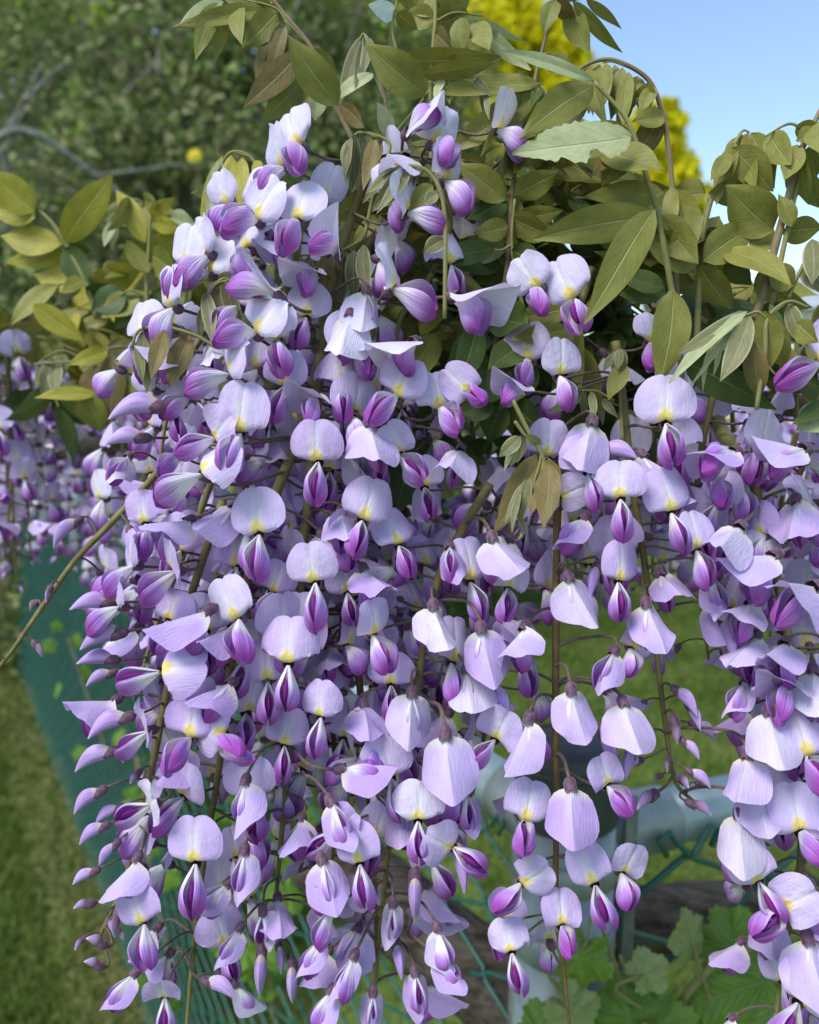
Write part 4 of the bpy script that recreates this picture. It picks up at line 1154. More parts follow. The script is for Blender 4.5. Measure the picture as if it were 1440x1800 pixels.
s.leaf([(150, 632), (110, 616), (75, 630)], [(76, 630, 62, 684, 18, 10, 'fuzzy'), (90, 628, 80, 702, 30, 10, 'fuzzy'), (115, 622, 100, 676, 26, 10, 'pale'), (100, 624, 92, 700, 24, 30, 'fuzzy')])

# leafy shoots tangled behind: compound leaves built along a drooping stalk
GF = 'shaded leafy shoots in the tangle'


def auto_leaf(sh, base, dirv, ln, kind, npair=4):
    base = np.asarray(base)
    tip = base + norm(dirv) * ln + np.array([0, 0, -0.35 * ln])
    mid = (base + tip) / 2 + np.array([0, 0, 0.16 * ln])
    path = smooth_path([base, mid, tip], 6)
    o = tube_obj('leaf', path, [.0007, .0006, .0004], M['shoot_green'], sh.root, sh.o0, 5)
    side = norm(np.cross(norm(tip - base), np.array([0, 0, 1.0])))
    for k in range(npair + 1):
        t = 0.25 + 0.75 * k / npair
        i = min(int(t * (len(path) - 1)), len(path) - 1)
        p = path[i]
        for sd in ((-1, 1) if k < npair else (0,)):
            ll = ln * R.uniform(.36, .5)
            v = norm(side * sd * R.uniform(.6, 1) + norm(tip - base) * R.uniform(.4, .8) + np.array([0, 0, -R.uniform(.2, .9)]))
            me = leaflet_mesh(p, p + v * ll, ll * R.uniform(.36, .46), R.uniform(-1, 1), R.uniform(-.05, .1), R.uniform(.1, .4), kind, .05, sh.o0)
            obj('leaflet', me, o)


fills = [([(930, 480), (920, 380), (930, 290)], .362, 'olive', 7), ([(850, 430), (840, 350), (850, 280)], .356, 'olive', 6), ([(900, 760), (880, 620), (860, 500)], .375, 'green', 9), ([(1000, 760), (990, 660), (960, 560)], .38, 'green', 9), ([(1110, 660), (1080, 560), (1040, 460)], .37, 'olive', 8), ([(1290, 760), (1280, 640), (1270, 540)], .375, 'olive', 8),
         ([(820, 600), (810, 500), (800, 400)], .36, 'olive', 7), ([(950, 560), (930, 470), (920, 390)], .365, 'olive', 8), ([(1400, 740), (1400, 640), (1400, 540)], .37, 'olive', 6), ([(60, 760), (80, 640), (60, 540)], .58, 'yellow', 8),
         ([(200, 740), (210, 640), (230, 540)], .56, 'olive', 8), ([(320, 580), (330, 500), (330, 430)], .50, 'olive', 6), ([(720, 640), (700, 520), (690, 420)], .39, 'green', 7), ([(840, 860), (830, 740), (860, 640)], .40, 'green', 8), ([(0, 660), (-10, 560), (0, 470)], .55, 'olive', 7), ([(1190, 700), (1170, 620), (1150, 540)], .385, 'green', 7)]
for (st, d, kind, nl) in fills:
    s = Shoot('shaded leafy wisteria shoot tangled behind the front leaves and blossom', st, d, 1.1, GF, 'shoot_green')
    pth = smooth_path([P(x, y, d) for (x, y) in st], 6)
    for k in range(nl):
        p = pth[int(R.uniform(.15, 1) * (len(pth) - 1))]
        a = R.uniform(0, 6.28)
        auto_leaf(s, p, np.array([math.cos(a), 0.6 * math.sin(a), R.uniform(.1, .8)]), R.uniform(.045, .075) * d / .37, kind if R.random() < .75 else R.choice(['olive', 'green']), 3)

# woody vine that carries everything
vine = empty('wisteria_vine', P(-120, 820, .95))
tag(vine, 'dark woody wisteria vine running along the fence behind the blossom', 'vine')
vo = np.array(vine.location)
tube_obj('trunk', smooth_path([P(-120, 820, .95), P(120, 790, .72), P(330, 770, .5), P(600, 720, .42), P(900, 690, .40), P(1250, 700, .40), P(1560, 730, .42)], 6), [.009, .008, .007, .006, .0055], M['bark'], vine, vo, 8)
tube_obj('branch', smooth_path([P(600, 720, .42), P(630, 560, .385), P(660, 420, .36), P(700, 290, .345)], 6), [.004, .003, .002], M['bark'], vine, vo, 7)
tube_obj('branch', smooth_path([P(900, 690, .40), P(910, 620, .36), P(880, 560, .335), P(800, 470, .335)], 6), [.0035, .003, .002], M['shoot_green'], vine, vo, 7)
tube_obj('branch', smooth_path([P(1250, 700, .40), P(1270, 760, .34), P(1300, 790, .316)], 6), [.004, .003, .0025], M['shoot_green'], vine, vo, 7)
tube_obj('branch', smooth_path([P(900, 690, .40), P(960, 740, .34), P(985, 770, .312)], 6), [.003, .0025, .0018], M['shoot'], vine, vo, 7)


# ------------------------------------------------------------------ ground
def mat_lawn():
    t = NT('lawn')
    tc = t.n('ShaderNodeTexCoord').outputs['Object']
    n1 = t.noise(2.2, 5, tc)
    n2 = t.noise(38, 4, tc)
    c = t.mix(t.smooth(n1, 0.3, 0.7), (0.10, 0.155, 0.03), (0.15, 0.20, 0.05))
    c = t.mix(t.math('MULTIPLY', t.smooth(n2, 0.45, 0.75), 0.7), c, (0.05, 0.085, 0.018))
    # trodden, dry strip along the foot of the fence
    sp = t.n('ShaderNodeSeparateXYZ')
    t.l(tc, sp.inputs[0])
    dist = t.math('ADD', t.math('ADD', t.math('MULTIPLY', sp.outputs[0], 0.866), t.math('MULTIPLY', sp.outputs[1], 0.5)), -0.335)
    dist = t.math('ADD', dist, t.math('MULTIPLY', t.math('SUBTRACT', t.noise(5, 4, tc), 0.5), 0.30))
    strip = t.math('MULTIPLY', t.smooth(dist, -0.20, -0.08), t.smooth(dist, 0.16, 0.02))
    dry = t.mix(t.smooth(n2, 0.35, 0.7), (0.15, 0.125, 0.06), (0.09, 0.09, 0.035))
    c = t.mix(t.math('MULTIPLY', strip, 0.75), c, dry)
    return t.finish(c, rough=0.9, bump=n2, bstr=0.6, bdist=0.02, spec=0.1)


gv, gf = [], []
me = mesh_from('ground', [(-400, -60, 0), (400, -60, 0), (400, 900, 0), (-400, 900, 0)], [(0, 1, 2, 3)], mats=[mat_lawn()], smooth=False)
tag(obj('ground', me), kind='structure')


def scatter_mesh(name, verts, nper, mats, smooth=False):
    """many loose faces of nper corners each"""
    n = len(verts) // nper
    me = bpy.data.meshes.new(name)
    me.vertices.add(n * nper)
    me.vertices.foreach_set('co', np.asarray(verts, dtype=np.float32).ravel())
    me.loops.add(n * nper)
    me.loops.foreach_set('vertex_index', np.arange(n * nper, dtype=np.int32))
    me.polygons.add(n)
    me.polygons.foreach_set('loop_start', np.arange(0, n * nper, nper, dtype=np.int32))
    for m in mats: me.materials.append(m)
    me.update(calc_edges=True)
    return me


def blades(n, x0, x1, y0, y1, hmin, hmax, keep=None):
    x = NR.uniform(x0, x1, n); y = y0 + (y1 - y0) * NR.uniform(0, 1, n) ** 1.6
    if keep is not None:
        k = keep(x, y); x, y = x[k], y[k]
    n = len(x)
    a = NR.uniform(0, 6.28, n); h = NR.uniform(hmin, hmax, n); w = NR.uniform(.0015, .0032, n) * (1 + y * 0.3)
    b = NR.uniform(0, 6.28, n); ln = NR.uniform(0.1, .9, n) * h
    V = np.zeros((n, 3, 3))
    V[:, 0] = np.stack([x - w * np.cos(a), y - w * np.sin(a), np.zeros(n)], 1)
    V[:, 1] = np.stack([x + w * np.cos(a), y + w * np.sin(a), np.zeros(n)], 1)
    V[:, 2] = np.stack([x + ln * np.cos(b), y + ln * np.sin(b), h], 1)
    return V.reshape(-1, 3)


def off_strip(x, y):
    dist = 0.866 * x + 0.5 * y - 0.335
    return (np.abs(dist + .04) > .10) | (NR.uniform(0, 1, len(x)) < .35)


gr = np.concatenate([blades(60000, -4.5, 6, 1.2, 9, .02, .055, off_strip), blades(90000, -2.4, -.2, 1.4, 5.0, .018, .05, off_strip), blades(60000, .2, 2.6, 1.6, 6, .02, .05, off_strip)])
g = obj('grass', scatter_mesh('grass', gr, 3, [mat_islands('grass_blade', [(0.065, 0.11, 0.02), (0.11, 0.17, 0.03), (0.15, 0.215, 0.042), (0.20, 0.19, 0.08)], transl=0.35)]))
tag(g, 'short mown lawn grass round the fence', 'grass', kind='stuff')


def leaf_quads(centers, size, upbias=0.3, aspect=0.6):
    n = len(centers)
    nrm = NR.normal(size=(n, 3)); nrm[:, 2] += upbias * 2
    nrm /= np.linalg.norm(nrm, axis=1)[:, None]
    t = np.cross(nrm, NR.normal(size=(n, 3))); t /= np.linalg.norm(t, axis=1)[:, None]
    b = np.cross(nrm, t)
    s = size * NR.uniform(.6, 1.3, n)[:, None]
    V = np.zeros((n, 4, 3))
    V[:, 0] = centers - t * s
    V[:, 1] = centers - b * s * aspect + nrm * s * .15
    V[:, 2] = centers + t * s
    V[:, 3] = centers + b * s * aspect + nrm * s * .15
    return V.reshape(-1, 3)


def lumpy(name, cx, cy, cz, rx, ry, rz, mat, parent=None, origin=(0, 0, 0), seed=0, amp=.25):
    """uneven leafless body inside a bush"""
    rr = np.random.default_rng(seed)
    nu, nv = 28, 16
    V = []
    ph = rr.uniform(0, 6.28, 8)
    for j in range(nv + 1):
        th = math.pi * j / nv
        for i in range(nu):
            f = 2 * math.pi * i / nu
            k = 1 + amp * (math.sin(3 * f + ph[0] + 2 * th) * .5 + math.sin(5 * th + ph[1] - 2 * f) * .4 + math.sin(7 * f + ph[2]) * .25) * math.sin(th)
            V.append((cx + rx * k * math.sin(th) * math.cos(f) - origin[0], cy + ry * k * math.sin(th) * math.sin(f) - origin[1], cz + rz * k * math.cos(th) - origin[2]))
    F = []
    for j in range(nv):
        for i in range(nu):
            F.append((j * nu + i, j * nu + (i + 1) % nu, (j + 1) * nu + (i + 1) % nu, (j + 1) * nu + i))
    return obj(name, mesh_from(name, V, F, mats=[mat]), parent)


# ------------------------------------------------------------------ shrub bank behind the blossom
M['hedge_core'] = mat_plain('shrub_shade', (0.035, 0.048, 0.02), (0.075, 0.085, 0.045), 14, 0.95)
M['hedge_leaf'] = mat_islands('shrub_leaf', [(0.09, 0.13, 0.045), (0.14, 0.20, 0.06), (0.19, 0.24, 0.08), (0.26, 0.24, 0.13), (0.20, 0.36, 0.06), (0.30, 0.25, 0.17)], transl=0.25)
M['twig'] = mat_plain('dry_twig', (0.16, 0.14, 0.115), (0.28, 0.26, 0.22), 20, 0.9)


def bush(name, label, ells, nleaf, lsize, lmat, cmat, cat='shrub', group=None, twigs=0, seed=0):
    root = empty(name, (ells[0][0], ells[0][1], 0))
    tag(root, label, cat, group)
    o0 = np.array(root.location)
    rr = np.random.default_rng(seed)
    C = []
    vol = np.array([e[3] * e[5] for e in ells]); vol = vol / vol.sum()
    for k, (cx, cy, cz, rx, ry, rz) in enumerate(ells):
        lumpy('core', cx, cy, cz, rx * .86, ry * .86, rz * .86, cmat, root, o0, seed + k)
        n = int(nleaf * vol[k])
        ncl = max(20, n // 60)
        d = rr.normal(size=(ncl, 3)); d[:, 1] = -np.abs(d[:, 1]) * 1.1; d /= np.linalg.norm(d, axis=1)[:, None]
        rad = rr.uniform(.80, 1.20, ncl)[:, None]
        cc = np.array([cx, cy, cz]) + d * rad * np.array([rx, ry, rz])
        pick = rr.integers(0, ncl, n)
        sp = rr.normal(size=(n, 3)) * np.array([.10, .10, .085]) * (rx + rz) / 3.2
        C.append(cc[pick] + sp)
    C = np.concatenate(C)
    C = C[C[:, 2] > 0.03]
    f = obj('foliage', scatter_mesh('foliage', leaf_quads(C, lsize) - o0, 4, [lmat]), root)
    f['kind'] = 'stuff'
    for k in range(twigs):
        e = ells[rr.integers(0, len(ells))]
        a = rr.uniform(-.8, .8); b = rr.uniform(-.5, .9)
        p = np.array([e[0] + a * e[3], e[1] - e[4] * 1.0 * math.sqrt(max(0.05, 1 - a * a * .7 - b * b * .5)), e[2] + b * e[5]])
        v = norm(np.array([rr.normal() * .6, rr.normal() * .25 - .15, rr.uniform(.2, 1)])) * rr.uniform(.25, .7)
        pts = [p, p + v * .5 + rr.normal(size=3) * .05, p + v + rr.normal(size=3) * .08]
        tube_obj('twig', smooth_path(pts, 4), [.007, .005, .002], M['twig'], root, o0, 4)
    return root


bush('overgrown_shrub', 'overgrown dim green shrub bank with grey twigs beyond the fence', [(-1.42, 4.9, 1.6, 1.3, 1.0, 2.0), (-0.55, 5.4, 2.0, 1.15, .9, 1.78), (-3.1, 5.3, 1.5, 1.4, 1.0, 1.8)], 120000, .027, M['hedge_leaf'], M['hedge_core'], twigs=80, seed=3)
bush('shrub', 'low dark hedge at the far side of the lawn', [(2.2, 9.5, .9, 2.6, .8, 1.35), (6.0, 10, .8, 2.6, .8, 1.3), (-0.2, 8.8, .9, 1.6, .8, 1.5)], 16000, .05, M['hedge_leaf'], M['hedge_core'], seed=9)

# lichen-grey dead branch across the shrubs
br = empty('dead_branch', P(-60, 330, 2.9))
tag(br, 'grey lichen-covered dead branch leaning across the shrub bank', 'branch')
b0 = np.array(br.location)
tube_obj('limb', smooth_path([P(-60, 300, 2.9), P(10, 235, 2.9), P(70, 240, 2.9), P(150, 295, 2.95), P(215, 345, 3.0), P(260, 420, 3.05), P(310, 480, 3.1)], 6), [.017, .014, .012, .009, .005], M['greybark'], br, b0, 7)
tube_obj('side_branch', smooth_path([P(170, 308, 2.96), P(240, 300, 2.97), P(310, 290, 3.0), P(375, 282, 3.0)], 5), [.007, .005, .002], M['greybark'], br, b0, 6)
tube_obj('side_branch', smooth_path([P(12, 235, 2.9), P(40, 180, 2.9), P(75, 110, 2.95)], 5), [.009, .006, .003], M['greybark'], br, b0, 6)
tube_obj('side_branch', smooth_path([P(0, 260, 2.9), P(15, 320, 2.92), P(8, 420, 2.95)], 5), [.012, .009, .006], M['greybark'], br, b0, 6)
tube_obj('side_branch', smooth_path([P(40, 180, 2.9), P(110, 115, 2.93), P(150, 118, 2.95)], 5), [.008, .005, .003], M['greybark'], br, b0, 6)

dn = empty('yellow_flower', P(343, 275, 3.6))
tag(dn, 'single small yellow flower head among the dim shrubs', 'flower')
d0 = np.array(dn.location)
dv, df = [], []
for k in range(26):
    a = k * GA; q = math.sqrt(k / 26) * .018
    c_ = np.array([q * math.cos(a), -.012 + .3 * q, q * math.sin(a)])
    t_ = np.array([math.cos(a), .25, math.sin(a)]) * .018
    w_ = np.array([-math.sin(a), 0, math.cos(a)]) * .004
    i0 = len(dv); dv += [c_ - w_, c_ + w_, c_ + t_ + w_ * .6, c_ + t_ - w_ * .6]; df.append((i0, i0 + 1, i0 + 2, i0 + 3))
obj('flower_head', mesh_from('flower_head', dv, df, mats=[mat_plain('dandelion_yellow', (0.8, 0.62, 0.02), (0.85, 0.7, 0.05), 50, .6, .3)]), dn)
tube_obj('stalk', [np.array([0, 0, 0.]), np.array([.01, .06, -.12]), np.array([.0, .1, -.25])], .0035, M['shoot_green'], dn, sides=5)

# ------------------------------------------------------------------ sunlit golden trees
M['gold'] = mat_islands('golden_leaf', [(0.55, 0.52, 0.008), (0.72, 0.68, 0.010), (0.80, 0.74, 0.02), (0.50, 0.52, 0.012), (0.74, 0.58, 0.02)], transl=0.35)
M['lime'] = mat_islands('lime_leaf', [(0.22, 0.34, 0.015), (0.38, 0.50, 0.02), (0.32, 0.46, 0.02), (0.60, 0.58, 0.03)], transl=0.4)
M['tbark'] = mat_plain('tree_bark', (0.06, 0.05, 0.04), (0.12, 0.10, 0.08), 12, .9)


def tree(label, x, y, h, blobs, nleaf, lsize, lmat, seed, group='sunlit trees beyond the shrubs'):
    rr = np.random.default_rng(seed)
    root = empty('golden_tree', (x, y, 0))
    tag(root, label, 'tree', group)
    o0 = np.array([x, y, 0.])
    tube_obj('trunk', smooth_path([np.array([x, y, 0.]), np.array([x + .1, y, h * .35]), np.array([x - .05, y, h * .7])], 5), [.22, .17, .08], M['tbark'], root, o0, 8)
    C = []
    for (bx, by, bz, r, w) in blobs:
        tube_obj('limb', smooth_path([np.array([x, y, h * .35]), (np.array([x, y, h * .45]) + np.array([bx, by, bz])) / 2, np.array([bx, by, bz])], 4), [.09, .05, .02], M['tbark'], root, o0, 6)
        n = int(nleaf * w)
        ncl = max(14, n // 50)
        d = rr.normal(size=(ncl, 3)); d /= np.linalg.norm(d, axis=1)[:, None]
        cc = np.array([bx, by, bz]) + d * r * rr.uniform(.35, 1.05, ncl)[:, None]
        pk = rr.integers(0, ncl, n)
        C.append(cc[pk] + rr.normal(size=(n, 3)) * r * .13)
    C = np.concatenate(C)
    f = obj('crown', scatter_mesh('crown', leaf_quads(C, lsize, .4, .8) - o0, 4, [lmat]), root)
    f['kind'] = 'stuff'
    return root


def B(px, py, d, r, w):
    p = P(px, py, d)
    return (p[0], p[1], p[2], r, w)


tree('tall golden-yellow tree behind the shrub bank, its crown running out of view', 2.2, 17, 8.5,
     [B(900, 60, 17, .95, .2), B(980, 90, 17, .75, .14), B(800, 70, 17, 1.0, .18), B(960, 200, 17.3, .8, .14), B(860, 180, 16.8, .9, .14), B(760, -20, 17, 1.1, .12), B(740, 130, 17, .8, .1), B(1010, 130, 17, .55, .08), B(905, 20, 17, .6, .1), B(930, 310, 17, .9, .14), B(840, 290, 17, .9, .14), B(985, 265, 17, .6, .08), B(780, 260, 17, .8, .1), B(880, 420, 17, .9, .12)], 15000, .085, M['gold'], 21)
tree('smaller golden-yellow tree standing apart against the open sky', 5.2, 18, 6.5,
     [B(1165, 240, 18, .55, .25), B(1150, 300, 18, .75, .3), B(1190, 300, 18, .42, .15), B(1120, 350, 18, .8, .25), B(1175, 205, 18, .35, .1), B(1210, 340, 18, .5, .12), B(1105, 265, 18, .6, .2), B(1135, 215, 18, .4, .12), B(1150, 410, 18, .85, .2), B(1100, 450, 18, .8, .16), B(1200, 430, 18, .6, .12)], 12000, .075, M['gold'], 22)
tree('lime-green tree top showing over the shrub bank', -1.3, 14, 8,
     [B(560, 10, 14, .7, .25), B(640, 30, 14, .6, .2), B(470, -20, 14, .8, .2), B(90, 40, 12, .75, .25), B(190, 10, 12.5, .6, .18), B(40, 90, 12, .6, .18), B(150, 90, 12, .6, .15), B(-20, 60, 12, .5, .1), B(700, 90, 14, .6, .15)], 15000, .07, M['lime'], 23)

# white house glimpsed at the edge
hs = empty('house', P(1470, 520, 16)); hs.location.z = 0
tag(hs, 'pale house with a low grey roof glimpsed between the leaves', 'house')
hx, hy = hs.location.x, hs.location.y


def box(name, x0, x1, y0, y1, z0, z1, mat, parent=None, org=(0, 0, 0)):
    V = [(x - org[0], y - org[1], z - org[2]) for z in (z0, z1) for (x, y) in ((x0, y0), (x1, y0), (x1, y1), (x0, y1))]
    F = [(3, 2, 1, 0), (4, 5, 6, 7), (0, 1, 5, 4), (1, 2, 6, 5), (2, 3, 7, 6), (3, 0, 4, 7)]
    return obj(name, mesh_from(name, V, F, mats=[mat], smooth=False), parent)


M['white_wall'] = mat_plain('white_render', (0.70, 0.71, 0.72), (0.78, 0.78, 0.78), 3, .8)
M['slate'] = mat_plain('grey_roof', (0.28, 0.31, 0.33), (0.38, 0.41, 0.43), 6, .7)
M['glassdark'] = mat_plain('window_pane', (0.10, 0.13, 0.16), (0.14, 0.17, 0.2), 2, .1)
box('wall', hx - 1.2, hx + 6, hy, hy + 6, 0, 3.1, M['white_wall'], hs, (hx, hy, 0))
rv = [(-1.5, -.3, 3.1), (6.3, -.3, 3.1), (6.3, 6.3, 3.1), (-1.5, 6.3, 3.1), (.6, 3, 4.3), (4.2, 3, 4.3)]
obj('roof', mesh_from('roof', rv, [(0, 1, 5, 4), (1, 2, 5), (2, 3, 4, 5), (3, 0, 4), (0, 3, 2, 1)], mats=[M['slate']], smooth=False), hs)
for wx in (-.6, 1.6):
    w_ = box('window', hx + wx, hx + wx + .9, hy - .05, hy + .02, 1.1, 2.3, M['white_wall'], hs, (hx, hy, 0))
    box('pane', hx + wx + .07, hx + wx + .83, hy - .06, hy - .052, 1.17, 2.23, M['glassdark'], w_, (hx, hy, 0))

# ------------------------------------------------------------------ fence
M['galv'] = mat_plain('galvanised_steel', (0.20, 0.235, 0.225), (0.30, 0.33, 0.32), 60, .5, spec=.5, metal=.35, bstr=.15)
M['galv_light'] = mat_plain('galvanised_rail', (0.24, 0.33, 0.36), (0.33, 0.42, 0.45), 40, .42, spec=.5, metal=.25, bstr=.1)
M['cap'] = mat_plain('dark_post_cap', (0.035, 0.045, 0.048), (0.06, 0.07, 0.072), 50, .5, spec=.4, metal=.2)
M['wire'] = mat_plain('green_coated_wire', (0.012, 0.085, 0.065), (0.02, 0.12, 0.085), 80, .38, spec=.5)
M['zinc'] = mat_plain('tension_bar_zinc', (0.16, 0.17, 0.155), (0.25, 0.26, 0.24), 90, .55, metal=.3)
M['logwood'] = mat_plain('weathered_wood', (0.025, 0.018, 0.012), (0.10, 0.082, 0.062), 22, .9, bstr=1.0, bdist=.006, stretch=(1, 6, 6))

POST = P(992, 1500, .555)
px0, py0 = POST[0], POST[1]
RPOST = .0325
fd = norm(np.array([-0.5, 0.866, 0]))        # run of the receding fence
fr_ = norm(np.array([0.93, 0.36, 0]))        # run of the near fence to the right


def lathe(name, prof, mat, parent, org, seg=28):
    V, F = [], []
    for (r, z) in prof:
        for i in range(seg):
            a = 2 * math.pi * i / seg
            V.append((px0 + r * math.cos(a) - org[0], py0 + r * math.sin(a) - org[1], z - org[2]))
    for j in range(len(prof) - 1):
        for i in range(seg):
            F.append((j * seg + i, j * seg + (i + 1) % seg, (j + 1) * seg + (i + 1) % seg, (j + 1) * seg + i))
    F.append(tuple(range(seg - 1, -1, -1)))
    F.append(tuple((len(prof) - 1) * seg + i for i in range(seg)))
    return obj(name, mesh_from(name, V, F, mats=[mat]), parent)


ztop = P(992, 1285, .555)[2]
zcap = P(992, 1472, .555 - RPOST)[2]
post = empty('fence_post', (px0, py0, 0))
tag(post, 'grey steel corner post with a tall dark cap in front of the lawn', 'fence post')
po = (px0, py0, 0)
lathe('pipe', [(RPOST, 0), (RPOST, zcap - .002)], M['galv'], post, po)
cp = lathe('cap', [(RPOST + .0012, zcap), (RPOST + .002, zcap + .002), (RPOST + .0005, zcap + .03), (RPOST + .0002, ztop - .012), (RPOST - .001, ztop - .005), (RPOST - .004, ztop - .001), (RPOST - .008, ztop), (.004, ztop + .001)], M['cap'], post, po)
lathe('cap_ring', [(RPOST + .0008, ztop - .017), (RPOST + .003, ztop - .0155), (RPOST + .003, ztop - .0135), (RPOST + .0008, ztop - .012)], M['cap'], cp, (0, 0, 0)).location = (-px0 + px0, 0, 0)
for o_ in list(cp.children):
    o_.data.transform(Matrix.Translation((-px0, -py0, 0)))
for zz in (1545, 1690):
    zb = P(992, zz, .53)[2]
    lathe('clamp_band', [(RPOST + .0006, zb - .010), (RPOST + .0022, zb - .0095), (RPOST + .0022, zb + .0095), (RPOST + .0006, zb + .010)], M['galv'], post, po)


def slab(name, a, b, wdir, w, tdir, th, mat, parent, org):
    """flat bar from a to b"""
    a, b = np.asarray(a), np.asarray(b)
    V = []
    for p in (a, b):
        for (i, j) in ((-1, -1), (1, -1), (1, 1), (-1, 1)):
            V.append(p + wdir * w / 2 * i + tdir * th / 2 * j - np.asarray(org))
    F = [(3, 2, 1, 0), (4, 5, 6, 7), (0, 1, 5, 4), (1, 2, 6, 5), (2, 3, 7, 6), (3, 0, 4, 7)]
    me = mesh_from(name, V, F, mats=[mat], smooth=False)
    o = obj(name, me, parent)
    bv = o.modifiers.new('edge', 'BEVEL'); bv.width = th * .25; bv.segments = 2
    return o


def wire_mesh(height, amp, pitch, r, run, ph):
    """one zig-zag strand of chain link, z from 0 to height, swinging along the run by amp"""
    nrm = np.array([-run[1], run[0], 0])
    pts = []
    n = int(height / pitch)
    for k in range(n + 1):
        s = 1 if (k + ph) % 2 == 0 else -1
        z = k * pitch
        c = run * amp * s
        pts += [c * .86 + np.array([0, 0, z - pitch * .10]) + nrm * r * .9, c + np.array([0, 0, z]), c * .86 + np.array([0, 0, z + pitch * .10]) - nrm * r * .9]
    # knuckled top loop
    s = 1 if (n + ph) % 2 == 0 else -1
    top = run * amp * s + np.array([0, 0, n * pitch])
    pts += [top * 1.0 + run * (-.35 * amp * s) + np.array([0, 0, pitch * .35]), top + run * (-.5 * amp * s) + np.array([0, 0, pitch * .55]), top + run * (-.75 * amp * s) + np.array([0, 0, pitch * .45]), top + run * (-.55 * amp * s) + np.array([0, 0, pitch * .08])]
    V, F = tube(pts, r, 6)
    return mesh_from('wire', V, F, mats=[M['wire']])


railz = P(1185, 1462, .60)[2]


def chain_run(label, start, run, length, height, rail_len, n_posts, group, first=.5, amp=.030, r=.0017):
    root = empty('chain_link_fence', (start[0], start[1], 0))
    tag(root, label, 'fence', group)
    pitch = amp
    ms = [wire_mesh(height - .03, amp, pitch, r, run, ph) for ph in (0, 1)]
    n = int(length / (2 * amp))
    n = min(n, 290)
    for k in range(n):
        o = obj('wire', ms[k % 2], root)
        s_ = (k + first) * 2 * amp * .985
        o.location = (run[0] * s_ * 1.0, run[1] * s_, .02 + R.uniform(-.002, .002))
    return root


fh = railz + .012
near = chain_run('short near run of green chain-link wire fixed beside the post', POST, fr_, .62, fh, .6, 0, 'green chain-link fencing', first=.95, amp=.036, r=.0024)
no = np.array(near.location)
a_ = POST * np.array([1, 1, 0]) + np.array([0, 0, railz]) + fr_ * .075
tube_obj('rail', [a_ + fr_ * t - np.array([-fr_[1], fr_[0], 0]) * -.030 for t in (0, .2, .45, .8)], .0205, M['galv_light'], near, no, 24)
cupc = a_ + np.array([-fr_[1], fr_[0], 0]) * .030
tube_obj('rail_cup', [cupc + fr_ * t for t in (-.03, -.028, -.012, .028, .030)], [.012, .021, .0235, .0235, .0215], M['galv'], near, no, 24)
tb = POST * np.array([1, 1, 0]) + fr_ * .052
slab('tension_bar', tb + np.array([0, 0, .1]), tb + np.array([0, 0, P(1138, 1432, .545)[2]]), fr_, .010, np.array([-fr_[1], fr_[0], 0]), .004, M['zinc'], near, no)
far = chain_run('long run of green mesh fence receding along the lawn', POST, fd, 7.4, fh, 6.0, 0, 'green chain-link fencing', first=1.0)
fo = np.array(far.location)
a_ = POST * np.array([1, 1, 0]) + np.array([0, 0, railz + .002]) + fd * .05
nperp = np.array([-fd[1], fd[0], 0])
tube_obj('rail', [a_ + fd * t + nperp * -.028 for t in (0, 1.5, 4, 7.2)], .0205, M['galv_light'], far, fo, 20)
tube_obj('rail_cup', [a_ + fd * t + nperp * -.028 for t in (-.006, 0, .05, .052)], [.015, .024, .024, .022], M['galv'], far, fo, 20)
tb2 = POST * np.array([1, 1, 0]) + fd * .045 - nperp * -.004
slab('tension_bar', tb2 + np.array([0, 0, .1]), tb2 + np.array([0, 0, railz - .01]), fd, .010, nperp, .004, M['zinc'], far, fo)
for t in (2.4, 4.8, 7.2):
    tube_obj('line_post', [POST * np.array([1, 1, 0]) + fd * t + nperp * -.05 + np.array([0, 0, z]) for z in (0, .6, railz + .03)], .024, M['wire'], far, fo, 14)

# windbreak mesh strapped to the far part of the fence
def mat_net():
    t = NT('green_windbreak_net')
    tc = t.n('ShaderNodeTexCoord').outputs['UV']
    sp = t.n('ShaderNodeSeparateXYZ'); t.l(tc, sp.inputs[0])
    n = t.noise(30, 3, tc)
    c = t.mix(n, (0.006, 0.032, 0.026), (0.014, 0.056, 0.044))
    fu = t.math('ABSOLUTE', t.math('SUBTRACT', t.math('FRACT', t.math('MULTIPLY', sp.outputs[0], 42.0)), 0.5))
    fv = t.math('ABSOLUTE', t.math('SUBTRACT', t.math('FRACT', t.math('MULTIPLY', sp.outputs[1], 110.0)), 0.5))
    hole = t.math('MULTIPLY', t.math('GREATER_THAN', fu, 0.2), t.math('GREATER_THAN', fv, 0.2))
    t.finish(c, rough=.6, transl=.2, bump=n, bstr=.4, bdist=.003)
    sh = t.out.inputs['Surface'].links[0].from_socket
    tr = t.n('ShaderNodeBsdfTransparent')
    mx = t.n('ShaderNodeMixShader')
    t.l(hole, mx.inputs[0]); t.l(sh, mx.inputs[1]); t.l(tr.outputs[0], mx.inputs[2])
    t.l(mx.outputs[0], t.out.inputs['Surface'])
    return t.m


nv_, nf_, nu_ = [], [], []
nn = 60
for k in range(nn + 1):
    t = 1.25 + (6.9 - 1.25) * k / nn
    wv = .012 * math.sin(k * 1.7) + .008 * math.sin(k * .63)
    for z in (.03, fh * .5, fh - .10):
        p = POST * np.array([1, 1, 0]) + fd * t + nperp * (-.012 - .01 + wv) + np.array([0, 0, z])
        nv_.append(p - fo); nu_.append((k / 4, z))
for k in range(nn):
    for j in range(2):
        a = k * 3 + j
        nf_.append((a, a + 3, a + 4, a + 1))
net = obj('windbreak_net', mesh_from('windbreak_net', nv_, nf_, nu_, [mat_net()]), far)

